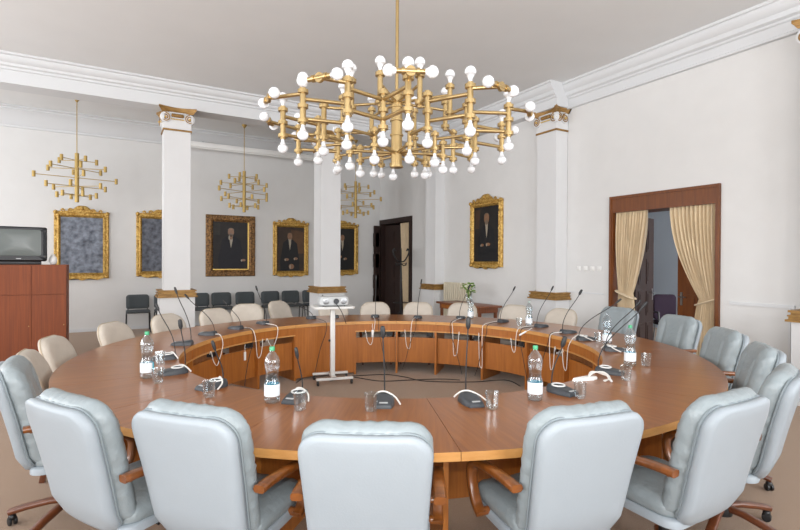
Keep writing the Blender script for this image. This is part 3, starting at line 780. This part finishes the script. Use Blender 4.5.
def black_chair():
    t=empty('visitor_chair',(0,0,0))
    m=M(); m.slab(rrect(-.235,.235,.50,.82,.07,6,.05),[(.015,-.02),(0,-.01),(0,.01),(.015,.03)],lambda u,v,d:(u,.23+.04*(v-.5)/.3-.25*u*u-d,v),inner=(.6,.2)); m.build('backrest',BLKF,t,70)
    m=M(); m.slab(rrect(-.24,.24,-.21,.21,.06,6,.05),[(.02,.43),(0,.445),(0,.47),(.02,.485)],lambda u,v,d:(u,v,d),inner=(.6,.2)); m.build('seat',BLKF,t,70)
    for sx in (-1,1):
        m=M(); m.tube([(sx*.24,-.23,0),(sx*.23,-.18,.40),(sx*.23,-.14,.425),(sx*.23,.14,.425),(sx*.23,.18,.40),(sx*.24,.25,0)],.012,8); m.build('side_frame',BLK,t)
        m=M(); m.tube([(sx*.2,.1,.425),(sx*.2,.2,.44),(sx*.19,.225,.56)],.011,8); m.build('back_upright',BLK,t)
    return t
bc=black_chair()
BX=[(.44,'black visitor chair fully visible between cupboard and nearer column'),(1.02,'black visitor chair mostly hidden behind the nearer column'),(1.74,'black visitor chair emerging on the far side of the nearer column'),
    (2.27,'black visitor chair under the wide bronze picture frame'),(2.85,'black visitor chair under the gap between bronze and gilt frames'),(3.47,'black visitor chair below the near corner of the gilt portrait with folded hands'),
    (4.03,'black visitor chair right under the gilt portrait with folded hands'),(4.58,'black visitor chair last in its row, beside the column at the projector')]
for i,(x,lab) in enumerate(BX):
    loc=(x,12.5,0)
    if i==0: bc.location=loc; o=bc
    else: o=dup(bc,loc,R([0,3,-2,0,2,-3,2,0][i]))
    tag(o,lab,'chair','black visitor chairs along the back wall')

# ---------------------------------------------------------------- projector trolley
t=empty('projector_trolley',(2.50,6.10,0),R(-12)); tag(t,'white projector trolley on four casters inside the ring table','trolley')
M().box(-.03,.03,-.03,.03,.09,1.0,0,.006).build('post',WLAC,t)
M().slab(rrect(-.27,.27,-.2,.2,.05),[(.006,.98),(0,.99),(0,1.005),(.006,1.012)],lambda u,v,d:(u,v,d)).build('shelf',WLAC,t)
m=M(); m.box(-.03,.03,-.20,.20,.065,.095,0,.005); m.box(-.24,.24,-.2,-.16,.065,.095,0,.005); m.box(-.24,.24,.14,.18,.065,.095,0,.005); m.build('base_frame',WLAC,t)
for sx in (-1,1):
    for y in (-.18,.16):
        m=M(); m.rod((sx*.22,y,.065),(sx*.22,y,.04),.012); m.lathe([(.02,-.015),(.03,-.012),(.032,0),(.03,.012),(.02,.015)],(sx*.22,y,.032),14,0,Matrix.Rotation(PI/2,3,'Y')); m.build('caster',BLK,t)
M().rod((-.03,0,.55),(-.055,0,.55),.015).build('clamp_knob',BLK,t)
t=empty('projector',(2.50,6.10,1.012),R(-12)); tag(t,'light grey video projector on top of the white trolley','projector')
m=M(); m.slab(rrect(-.19,.19,-.14,.14,.03),[(.012,.012),(0,.025),(0,.10),(.015,.125)],lambda u,v,d:(u,v,d)); m.build('body',GRYP,t)
m=M(); m.lathe([(.035,0),(.035,.02),(.028,.022),(.026,.01)],(.02,-.14,.07),20,0,Matrix.Rotation(PI/2,3,'X')); m.build('lens',MICG,t)
for sx in (-.11,.12):
    m=M(); m.lathe([(.038,0),(.04,.004),(.034,.006),(.02,.006),(.018,.009)],(sx,-.139,.068),18,0,Matrix.Rotation(PI/2,3,'X')); m.build('vent_ring',STEEL,t)
for sx in (-1,1): M().rod((sx*.14,-.1,0),(sx*.14,-.1,.02),.012).build('foot',BLK,t)
M().tube(bez((.0,-.15,.05),(.05,-.25,.0),(.1,-.24,-.1),(.14,-.2,-.22)),.005,6).build('cable',BLK,t)

# ---------------------------------------------------------------- table microphones
ZT=.7505
MATS_MIC=[MICG,MICB,GRYP,WPL]
def mic(loc,rz,tip,label,ringed=True,group='conference microphones on the table',kink=.5,head=1.0):
    t=empty('conference_microphone',loc,rz); tag(t,label,'microphone',group)
    m=M(); o=[(-.045,-.10),(.045,-.10),(.062,-.03),(.062,.06),(.035,.10),(-.035,.10),(-.062,.06),(-.062,-.03)]
    def fn(u,v,d): return (u,v,d*(.55+.45*(v+.1)/.2)+.0)
    m.slab(o,[(0,0),(0,.02),(.008,.045),(.014,.05)],fn,inner=(.6,.2),smooth=False); m.build('base_unit',MICG,t)
    m=M(); m.slab(rrect(-.025,.025,-.088,-.072,.004,2),[(0,.0),(0,.002)],lambda u,v,d:(u,v,.0295+d+(v+.085)*.12),inner=(.5,)); m.build('button',GRYP,t)
    if ringed:
        m=M(); m.tube([(.04*math.cos(i*PI/12),.03+.04*math.sin(i*PI/12),.047+.001*math.sin(i*PI/12)) for i in range(25)],.0055,6); m.build('speaker_ring',WPL,t)
        M().lathe([(.03,0),(.033,.003),(.02,.006)],(0,.03,.043),16).build('speaker_grille',MESHG,t)
    inv=(Matrix.Translation(Vector(loc))@Matrix.Rotation(rz,4,'Z')).inverted()
    tp=inv@Vector(tip); b=Vector((0,.085,.04))
    path=bez(b,b+Vector((0,.01,(tp.z-b.z)*kink)),tp-(tp-b)*.25,tp,12)
    M().tube(path,.0042,6).build('gooseneck',MICB,t)
    d=(path[-1]-path[-2]).normalized()
    m=M(); m.tube([tp,tp+d*.02,tp+d*.05,tp+d*.07,tp+d*.075],.012*head,8,rr=[.5,1,1,.8,.3]); m.build('capsule',MICB,t)
    return t
# camera rays are only used here to read off where the neck tips stand above the table
CAMZ=1.6; FW=Vector((math.sin(R(30.073))*math.cos(R(-.377)),math.cos(R(30.073))*math.cos(R(-.377)),math.sin(R(-.377))))
RT=Vector((math.cos(R(30.073)),-math.sin(R(30.073)),0)); UP=RT.cross(FW)
ro=R(.275); R2=RT*math.cos(ro)+UP*math.sin(ro); U2=R2.cross(FW); FP=491.17
def onz(px,py,z):
    d=FW+R2*((px-400)/FP)-U2*((py-265)/FP); return Vector((0,0,CAMZ))+d*((z-CAMZ)/d.z)
def atdepth(px,py,dep):
    d=FW+R2*((px-400)/FP)-U2*((py-265)/FP); return Vector((0,0,CAMZ))+d*dep
def depth(p): return (Vector(p)-Vector((0,0,CAMZ))).dot(FW)
MIC=[ # base px, head px, label, ring, facing offset
 ((178,373),(181,329),'conference microphone nearest the blue-labelled bottle on the left side',0,True),
 ((168,359),(159,311),'conference microphone behind the left bottle, its neck leaning over the cream chair',0,True),
 ((184,345),(177,294),'conference microphone on the left beside the stretched white cable',0,False),
 ((208,335),(189,299),'conference microphone fourth along the left side, past the left bottle',0,False),
 ((236,329),(227,305),'conference microphone fifth along the left side, above the hanging receiver',0,False),
 ((263,324),(257.5,291),'conference microphone with tall neck before the full-height panel',0,False),
 ((311,318.5),(297,305),'conference microphone close to the projector trolley, nearer side',0,False),
 ((334,317.5),(325,299),'conference microphone directly behind the projector trolley post',0,False),
 ((375,317),(376,280),'conference microphone in front of the dark far door',0,False),
 ((418,318),(421,284),'conference microphone below the gilt band of the far pilaster',0,False),
 ((461,318.5),(468,290),'conference microphone in front of the flowers',0,False),
 ((503,322),(513,291),'conference microphone below the portrait, its neck leaning to the wall',0,False),
 ((541,327),(551,291),'conference microphone beside the far uncoloured bottle',0,False),
 ((568,333),(579,295),'conference microphone with a thick-necked stem below the light switches',0,False),
 ((586,340),(616,303),'conference microphone with white ring just before the uncapped bottle',0,True),
 ((615,351),(636,306),'conference microphone with white ring behind the right-hand bottle',0,True),
 ((607,373),(641,309),'conference microphone under the tangle of white cable on the right side',0,True),
 ((215,387),(200,356),'conference microphone behind the glass at left foreground, draped with white cable',0,True),
 ((303,396),(296,372),'conference microphone beside the green-capped bottle at the inner edge',0,True),
 ((384,404),(383,338),'conference microphone with tall straight neck near the middle foreground glass',0,False),
 ((471,403),(468,329),'conference microphone with tall straight neck and pale button, foreground',0,False),
 ((562,393),(562,347),'conference microphone with large white speaker ring by the foreground bottle',0,True)]
micpos=[]
for i,(bp,hp,lab,rot,rg) in enumerate(MIC):
    p=onz(bp[0],bp[1],ZT); d=p-C; rad=math.hypot(d.x,d.y); ang=math.degrees(math.atan2(d.y,d.x))
    rad=min(max(rad,RI+.115),RO-.2)
    p=pol(rad,ang,ZT); rz=R(ang)+PI/2
    b=pol(rad-.085,ang,ZT)
    tip=atdepth(hp[0],hp[1],depth(b)-.0)
    if i in (17,18): tip=Vector((b.x,b.y,ZT+.30))+Vector(((-.05 if i==17 else -.03),0,-.06))
    mic(tuple(p),rz,tuple(tip),lab,rg,kink=.45,head=1.35 if i in (0,13,19,20,21) else 1.0)
    micpos.append((rad,ang))

# ---------------------------------------------------------------- bottles and glasses
BP=[(.030,0),(.042,.004),(.0455,.02),(.0455,.11),(.044,.125),(.040,.14),(.0365,.165),(.037,.18),(.042,.205),(.0455,.23),(.045,.25),(.038,.275),(.024,.295),(.014,.308),(.0135,.322)]
def bottle(cap,lab2=LABB,sc=1.0,label_h=(.045,.115)):
    t=empty('water_bottle',(0,0,0))
    M().lathe([(r,z) for r,z in BP],n=24).build('bottle_body',PET,t,80)
    m=M(); r=.0462; n=28; z0,z1=label_h
    vs=[(r*math.cos(2*PI*i/n),r*math.sin(2*PI*i/n),z) for z in (z0,z1) for i in range(n)]
    fs=[(i,(i+1)%n,n+(i+1)%n,n+i) for i in range(n)]
    m.add(vs,fs)
    for i in range(9,17): m.mi[i]=1
    m.build('paper_label',[LABW,lab2],t)
    for z in (.03,.13,.24): 
        m=M(); m.tube([(BPr(z)*math.cos(i*PI/12),BPr(z)*math.sin(i*PI/12),z) for i in range(25)],.0015,5); m.build('rib',PET,t)
    if cap: M().lathe([(.0155,.313),(.0158,.334),(.014,.337)],n=20).build('cap',cap,t)
    return t
def BPr(z):
    for (r0,z0),(r1,z1) in zip(BP[:-1],BP[1:]):
        if z0<=z<=z1: return r0+(r1-r0)*(z-z0)/(z1-z0)
    return .04
bg=bottle(GREEN); used=False
BT=[((147,378),'g',200,'green-capped water bottle on the left side of the ring table'),
    ((272,402.5),'g',255,'green-capped water bottle between the two foreground microphones, left of centre'),
    ((535,400),'g',225,'green-capped water bottle in the foreground beside the white-ringed microphone'),
    ((630,366),'g',230,'water bottle with white label at the right side of the table, glasses around it')]
def putdup(src,loc,rz,flag):
    if flag: return dup(src,loc,rz)
    src.location=loc; src.rotation_euler=(0,0,rz); return src
for i,(px,k,rz,lab) in enumerate(BT):
    p=onz(px[0],px[1],ZT); o=putdup(bg,(p.x,p.y,ZT),R(rz),i>0); tag(o,lab,'bottle','water bottles on the ring table')
bn=bottle(CAPG,LABB)
for i,(px,lab) in enumerate((((529,326.5),'clear pale-capped bottle at the far side, below the pilaster band'),((470.5,319),'clear pale-capped bottle with blue label in front of the flowers'))):
    p=onz(px[0],px[1],ZT); o=putdup(bn,(p.x,p.y,ZT),R(190),i>0); tag(o,lab,'bottle','water bottles on the ring table')
bu=bottle(None,LABB); p=onz(607,345,ZT); bu.location=(p.x,p.y,ZT); bu.rotation_euler=(0,0,R(215)); tag(bu,'uncapped water bottle with blue label before the narrow curtain chair','bottle','water bottles on the ring table')
def tumbler():
    t=empty('drinking_glass',(0,0,0))
    prof=[(.029,0),(.031,.002),(.040,.092),(.0415,.102),(.040,.102),(.0385,.092),(.030,.014),(.001,.012)]
    m=M(); m.lathe(prof,n=12,cap=False); m.add([(.026*math.cos(2*PI*i/12),.026*math.sin(2*PI*i/12),0) for i in range(12)],[tuple(range(12))]); m.build('glass_body',GLASS,t,20)
    m=M()
    for i in range(12):
        a=2*PI*i/12; m.tube([(.0315*math.cos(a),.0315*math.sin(a),.006),(.0355*math.cos(a),.0355*math.sin(a),.05)],.0014,4)
    m.build('cut_ribs',GLASS,t)
    return t
tg=tumbler()
GL=[((158,383),'drinking glass beside the foot of the left green-capped bottle'),((160,364),'drinking glass behind the left green-capped bottle'),((209,397),'drinking glass in front of the cable-draped microphone at left foreground'),
    ((300,410),'drinking glass beside the microphone right of the green-capped bottle'),((371,411),'drinking glass overlapping the microphone above the squarely seen armchair'),((492,409),'drinking glass alone beside the tall-necked foreground microphone'),
    ((580,398),'drinking glass beside the white receiver and ringed microphone'),((626,380),'drinking glass in front of the right-hand bottle'),((646,366),'drinking glass just beyond the right-hand bottle on its wall side'),
    ((519,326),'drinking glass beside the pale-capped bottle at the far side'),((598,342),'drinking glass beside the uncapped bottle')]
for i,(px,lab) in enumerate(GL):
    p=onz(px[0],px[1],ZT); o=putdup(tg,(p.x,p.y,ZT),0,i>0); tag(o,lab,'glass','drinking glasses on the ring table')

# ---------------------------------------------------------------- cables and receivers
def cable(name,pts,r,mat,label,group,k=8):
    m=M(); m.tube(crom(pts,k),r,6); o=m.build(name,mat); tag(o,label,'cable',group); return o
RIc=RI-.012
names_w=['white cable slung low on the left side of the ring','white cable draped down by the left hanging receiver','white cable hanging past the full-height panel edge',
 'white looped cable in front of the far door','white looped cable below the far pilaster band','white looped cable below the flowers','white looped cable hanging long below the portrait',
 'white cable drooping by the pale-capped bottle','white cable falling towards the white-ringed foreground microphone','white cable beside the upright receiver at the right']
defs=[(3,.28,8,.45),(4,.30,-5,.40),(5,.22,6,.50),(8,.20,5,.42),(9,.30,4,.36),(10,.34,-4,.30),(11,.42,3,.18),(12,.18,4,.45),(13,.3,-4,.35),(14,.26,5,.40)]
for n_,(mi_,dr,da,low) in zip(names_w,defs):
    rad,a=micpos[mi_]
    sgn=1 if da>0 else -1
    p0=pol(rad-.12,a+.8*sgn,ZT+.02); p1=pol(RI+.01,a+1.0*sgn,ZT+.010); p2=pol(RIc-.02,a+1.4*sgn,.66); p3=pol(RIc-.02,a+da*.45,low+.04); p4=pol(RIc-.02,a+da*.62,low); p5=pol(RIc-.02,a+da*.85,low+.06); p6=pol(RIc-.015,a+da,.62); p7=pol(RIc+.0,a+da,.59)
    cable('white_cable',[p0,p1,p2,p3,p4,p5,p6,p7],.0042,WIREW,n_,'white cables hanging inside the ring')
names_b=['black cable hanging inside the ring by the left receiver','black cable hanging before the full-height panel, left of the trolley','black cable hanging before the far door microphone','black cable hanging below the far pilaster microphone','black cable hanging below the flowers microphone','black cable hanging below the portrait microphone','black cable hanging near the pale-capped bottle','black cable hanging right of the pale-capped bottle']
for n_,(mi_,da,low) in zip(names_b,[(4,5,.1),(6,5,.05),(8,-4,.04),(9,5,.06),(10,-6,.04),(11,4,.05),(12,-5,.12),(13,5,.2)]):
    rad,a=micpos[mi_]
    cable('black_cable',[pol(rad-.12,a-.5,ZT+.015),pol(RI+.01,a-.5,ZT+.012),pol(RIc-.02,a-.4,.64),pol(RIc-.03,a+da*.4,.42),pol(RIc-.03,a+da*.7,.22),pol(RIc-.06,a+da,low+.015)],.004,WIREB,n_,'black cables hanging inside the ring')
floor_c=[([(600/100,0,0)],)]
cable('floor_cable',[onz(330,381,.008),onz(350,377,.008),onz(380,381,.008),onz(410,380,.008),onz(440,379,.008),onz(460,380,.008)],.006,WIREB,'black cable lying on the carpet in front of the trolley casters','black cables on the carpet')
cable('floor_cable',[onz(352,376,.008),onz(385,374.5,.008),onz(405,377,.008),onz(425,381,.008),onz(470,382,.008),onz(505,380,.008),onz(520,386,.008)],.006,WIREB,'black cable winding over the carpet below the tall foreground neck','black cables on the carpet')
cable('floor_cable',[onz(296,383,.008),onz(306,376,.008),onz(316,371,.012),onz(322,372,.012)],.006,WIREB,'short black cable on the carpet left of the trolley','black cables on the carpet')
def receiver(loc,rz,tilt,label):
    t=empty('receiver',loc,rz); t.rotation_euler=(tilt[0],tilt[1],rz); tag(t,label,'receiver','white earphone receivers')
    M().box(-.014,.014,-.008,.008,-.10,0,0,.004).build('case',WPL,t)
    M().box(-.009,.009,-.0095,-.008,-.05,-.02).build('display',GRYP,t)
    M().tube([(0,0,0),(0,0,.02),(.004,.0,.05),(0,.004,.09)],.003,6).build('lead',WIREW,t)
    return t
for px,z,lab in (((245,352),.52,'white receiver hanging inside the ring above the green-capped bottle'),((372.5,330),.64,'white receiver hanging below the microphone at the far door'),((582.5,346),.60,'white receiver hanging upright at the right inner edge')):
    p=onz(px[0],px[1],z); d=p-C; a=math.degrees(math.atan2(d.y,d.x)); q=pol(RI-.03,a)
    dp=depth((q.x,q.y,z)); q=atdepth(px[0],px[1],dp)
    receiver(tuple(q),R(a)+PI/2,(0,0),lab)
p=pol(RI+.09,onz(530,330,ZT).x*0+1.5,ZT+.012); 
p=onz(526,335,ZT); receiver((p.x,p.y,ZT+.04),R(60),(R(60),R(35)),'white receiver tilted over the table edge before the far pale-capped bottle')
# white earpiece set and bundled cable lying by the right microphone
t=empty('earphone_bundle',tuple(onz(588,380,ZT))); tag(t,'white folded earphone set with bundled cable lying beside the foreground glass','earphones')
t.rotation_euler=(0,0,R(-25))
m=M(); m.slab([(-.13,-.03),(-.09,-.04),(.03,-.02),(.08,.02),(.03,.05),(-.03,.035)],[(0,0),(0,.012),(.01,.022)],lambda u,v,d:(u,v,d),inner=(.5,)); m.build('case',WPL,t)
for i in range(3):
    M().tube(crom([(.0,.0,.02),(.06,.03+.02*i,.045),(.13,.02+.015*i,.05-.01*i),(.15,-.03,.02),(.09,-.05-.01*i,.006)],6),.0045,6).build('cable_loop',WIREW,t)
M().tube([(.14,-.02,.03),(.135,-.05,.02),(.13,-.09,.01)],.008,8).build('plug',WPL,t)
for j,(bi,lab) in enumerate(((0,'white cable curled round the microphone at the left bottle'),(1,'white cable curled behind the second microphone on the left'),(17,'white cable draped over the microphone at left foreground'),(18,'white cable arching over the microphone beside the foreground bottle'),(19,'white cable lying over the microphone above the square armchair'),(20,'white cable end behind the tall-necked foreground microphone'),(14,'white cable looping by the uncapped bottle'),(15,'white cable looping behind the right-hand bottle'))):
    rad,a=micpos[bi]
    s_=1 if j in (0,1,6,7) else -1
    pts=[pol(rad+.03,a-s_*2.6,ZT+.008),pol(rad-.03,a-s_*1.8,ZT+.035),pol(rad-.06,a-s_*.3,ZT+.058),pol(rad-.08,a+s_*1.0,ZT+.05),pol(rad-.11,a+s_*1.9,ZT+.012)]
    cable('white_cable',pts,.0052,WIREW,lab,'white cables lying on the table')

# ---------------------------------------------------------------- chandeliers
def small_chandelier():
    t=empty('brass_chandelier',(0,0,0))
    M().rod((0,0,-.48),(0,0,.48),.042,n=18).build('centre_tube',BRASSD,t)
    m=M(); m.rod((0,0,.48),(0,0,ZC-3.22-.0),.009,n=8); m.build('hanging_rod',BRASSD,t)
    m=M(); m.lathe([(.012,-.08),(.06,-.02),(.065,0)],(0,0,ZC-3.22),18); m.build('ceiling_rose',BRASSD,t)
    lv=[(.34,.37,5,10),(.18,.57,6,40),(0,.76,4,12),(-.17,.57,6,22),(-.34,.37,6,50)]
    for z,r,n,a0 in lv:
        for i in range(n):
            a=R(a0+360*i/n); c,s_=math.cos(a),math.sin(a)
            am=M().tube([(.03*c,.03*s_,z),(r*.6*c,r*.6*s_,z),(r*c,r*s_,z)],.007,6).build('arm',BRASSD,t)
            M().rod((r*c,r*s_,z-.055),(r*c,r*s_,z+.055),.032,n=12).build('lamp_socket',BRASSD,am)
    return t
sc=small_chandelier()
SC=[((-.66,11.55,3.20),0,'brass chandelier without bulbs hanging before the painting nearest the television'),((2.60,11.78,3.20),15,'brass chandelier without bulbs hanging above the wide bronze frame'),((5.45,11.75,3.20),35,'brass chandelier without bulbs half hidden behind the column at the projector')]
for i,(loc,rz,lab) in enumerate(SC):
    loc=(loc[0],loc[1],3.22); o=putdup(sc,loc,R(rz),i>0); tag(o,lab,'chandelier','small chandeliers in the back bay')
    o.rotation_euler=(0,0,R(rz))
    if i==0: o.scale=(.9,.9,1)

ch=empty('grand_chandelier',(2.174,3.825,2.78)); tag(ch,'huge brass chandelier with dozens of white globe bulbs over the ring table','chandelier')
TOC=Vector((-math.sin(R(30.073)),-math.cos(R(30.073)),0)); RGT=Vector((math.cos(R(30.073)),-math.sin(R(30.073)),0))
def cd(a,r,z): return TOC*(r*math.cos(R(a)))+RGT*(r*math.sin(R(a)))+Vector((0,0,z))
ZA=2.86-2.78
M().rod((0,0,.33),(0,0,ZC-2.78-.1),.015,n=12).build('stem',BRASS,ch)
M().lathe([(.02,-.12),(.09,-.05),(.1,0)],(0,0,ZC-2.78),24).build('ceiling_rose',BRASS,ch)
prof=[(.05,-.34)]
for z in (-.33,-.2,-.05,.08,.2,.31): prof+=[(.05,z-.009),(.06,z-.007),(.06,z+.007),(.05,z+.009)]
prof.append((.05,.33)); m=M(); m.lathe(prof,n=24); m.build('centre_tube',BRASS,ch,30)
BR=.0425
def bulb_mesh():
    prof=[(.013,0),(.014,.018),(.020,.032),(.034,.056)]
    for i in range(9):
        a=-.45+(PI/2+.45)*i/8; prof.append((max(.0008,BR*math.cos(a)),.074+BR*math.sin(a)))
    m=M(); m.lathe(prof,n=18); o=m.build('bulb',BULB,None,80); return o
b0=bulb_mesh(); bfree=[b0]
def put_bulb(p,dirv,parent):
    if bfree: o=bfree.pop()
    else: o=b0.copy(); col.objects.link(o)
    o.parent=parent; o.location=p; o.rotation_euler=Vector(dirv).to_track_quat('Z','Y').to_euler()
def arm(p0,p1,r=.0155): M().tube([p0,(Vector(p0)+Vector(p1))/2,p1],r,10).build('arm',BRASS,ch)
def vtube(a,r,z0,z1,up,dn,rad=.022,cols=2):
    p=cd(a,r,0); m=M(); m.rod(p+Vector((0,0,z0)),p+Vector((0,0,z1)),rad,n=14)
    L=z1-z0
    zs=[z0+.04,z1-.03] if cols==2 else [z0+.03,(z0+z1)/2,z1-.03]
    for z in zs: m.lathe([(rad,z-.014),(rad+.018,z-.014),(rad+.018,z+.014),(rad,z+.014)],p,14)
    o=m.build('lamp_tube',BRASS,ch,50)
    if up: put_bulb(p+Vector((0,0,z1)),(0,0,1),o)
    if dn: put_bulb(p+Vector((0,0,z0)),(0,0,-1),o)
    return zs
def htube(a,r,z,L=.20):
    p=cd(a,r,z); tdir=(cd(a+1,r,0)-cd(a-1,r,0)).normalized()
    m=M(); m.rod(p-tdir*L/2,p+tdir*L/2,.018,n=14)
    rad_=cd(a,1,0).normalized()
    m.lathe([(.035,-.012),(.035,.012)],p,14,0,rad_.to_track_quat('Z','Y').to_matrix())
    for s_ in (-1,1): m.lathe([(.018,-.01),(.026,-.01),(.026,.01),(.018,.01)],p+tdir*s_*.05,14,0,tdir.to_track_quat('Z','Y').to_matrix())
    o=m.build('lamp_tube',BRASS,ch,50)
    put_bulb(p+tdir*(L/2-.03),tdir,o); put_bulb(p-tdir*(L/2-.03),-tdir,o)
    return p
LA=(5,41,76,112,146,180,-27,-59,-92,-125,-155); LB=(5,33,68,100,130,160,-170,-140,-108,-75,-45,-20)
LC=(20,55,90,128,165,-160,-125,-90,-58,-33,-8); LD=(-48,-15,22,65,115,160,-150,-100); LE=(-25,15,50,95,140,-175,-125,-75)
def near(a,L): return min(L,key=lambda b:abs((a-b+180)%360-180))
for a in LA:
    p=htube(a,1.15,ZA); arm(cd(near(a,LB),.99,ZA),p)
for a in LB:
    vtube(a,.99,-.155,.125,True,True,.023,3)
    c=near(a,LC); arm(cd(c,.70,.04),cd(a,.99,.04)); arm(cd(c,.70,-.11),cd(a,.99,-.11))
for a in LC:
    vtube(a,.70,-.20,.12,False,True,.022,3)
    arm(cd(near(a,LD),.50,.08),cd(a,.70,.08),.013); arm(cd(near(a,LE),.42,-.15),cd(a,.70,-.15),.013)
for a in LD:
    vtube(a,.50,.05,.34,True,False,.022); arm(cd(a,.04,.24),cd(a,.50,.24),.013)
for a in LE:
    vtube(a,.42,-.27,-.08,False,True,.019,2); arm(cd(a,.04,-.21),cd(a,.42,-.21),.013)

# ---------------------------------------------------------------- camera, daylight, flash
cam=bpy.data.cameras.new('camera'); co=bpy.data.objects.new('camera',cam); col.objects.link(co)
cam.sensor_width=36; cam.lens=36*FP/800; cam.clip_start=.05; cam.clip_end=100
mw=Matrix((( R2.x,U2.x,-FW.x,0),(R2.y,U2.y,-FW.y,0),(R2.z,U2.z,-FW.z,CAMZ),(0,0,0,1)))
co.matrix_world=mw; scn.camera=co
def area(name,loc,rot,sx,sy,e,c=(1,1,1)):
    l=bpy.data.lights.new(name,'AREA'); l.shape='RECTANGLE'; l.size=sx; l.size_y=sy; l.energy=e; l.color=c
    o=bpy.data.objects.new(name,l); col.objects.link(o); o.location=loc; o.rotation_euler=rot; return o
DL=(.985,.99,1.0)
for i,(s,e) in enumerate(LW): area('daylight',(XL+.05,(s+e)/2,2.45),(0,R(-104),0),3.0,1.5,[160,182,185,168,145][i],DL)
for s,e in RW: area('daylight',((s+e)/2,YR+.05,2.45),(R(104),0,0),1.6,3.0,178,DL)
area('fill_light_next_room',(9.6,-.8,2.0),(R(90),0,0),2.5,2,420,DL)  # added lamp that brightens the next room; no window stands there
fl=bpy.data.lights.new('camera_flash','SPOT'); fl.energy=210; fl.spot_size=R(120); fl.spot_blend=.9; fl.shadow_soft_size=.025; fl.color=(1,.98,.95)
fo=bpy.data.objects.new('camera_flash',fl); col.objects.link(fo); fo.location=Vector((0,0,1.6))+U2*.16-R2*.02
fo.rotation_euler=(FW+Vector((0,0,.35))).to_track_quat('-Z','Y').to_euler()
wd=bpy.data.worlds.new('World'); scn.world=wd; wd.use_nodes=True; wd.node_tree.nodes['Background'].inputs[0].default_value=(.75,.85,1,1); wd.node_tree.nodes['Background'].inputs[1].default_value=1.0
scn.view_settings.view_transform='Standard'; scn.view_settings.look='None'; scn.view_settings.exposure=-0.09; scn.view_settings.gamma=1; scn.view_settings.use_curve_mapping=False
scn.cycles.use_denoising=True; scn.cycles.max_bounces=8; scn.cycles.diffuse_bounces=5; scn.cycles.glossy_bounces=3; scn.cycles.transparent_max_bounces=12
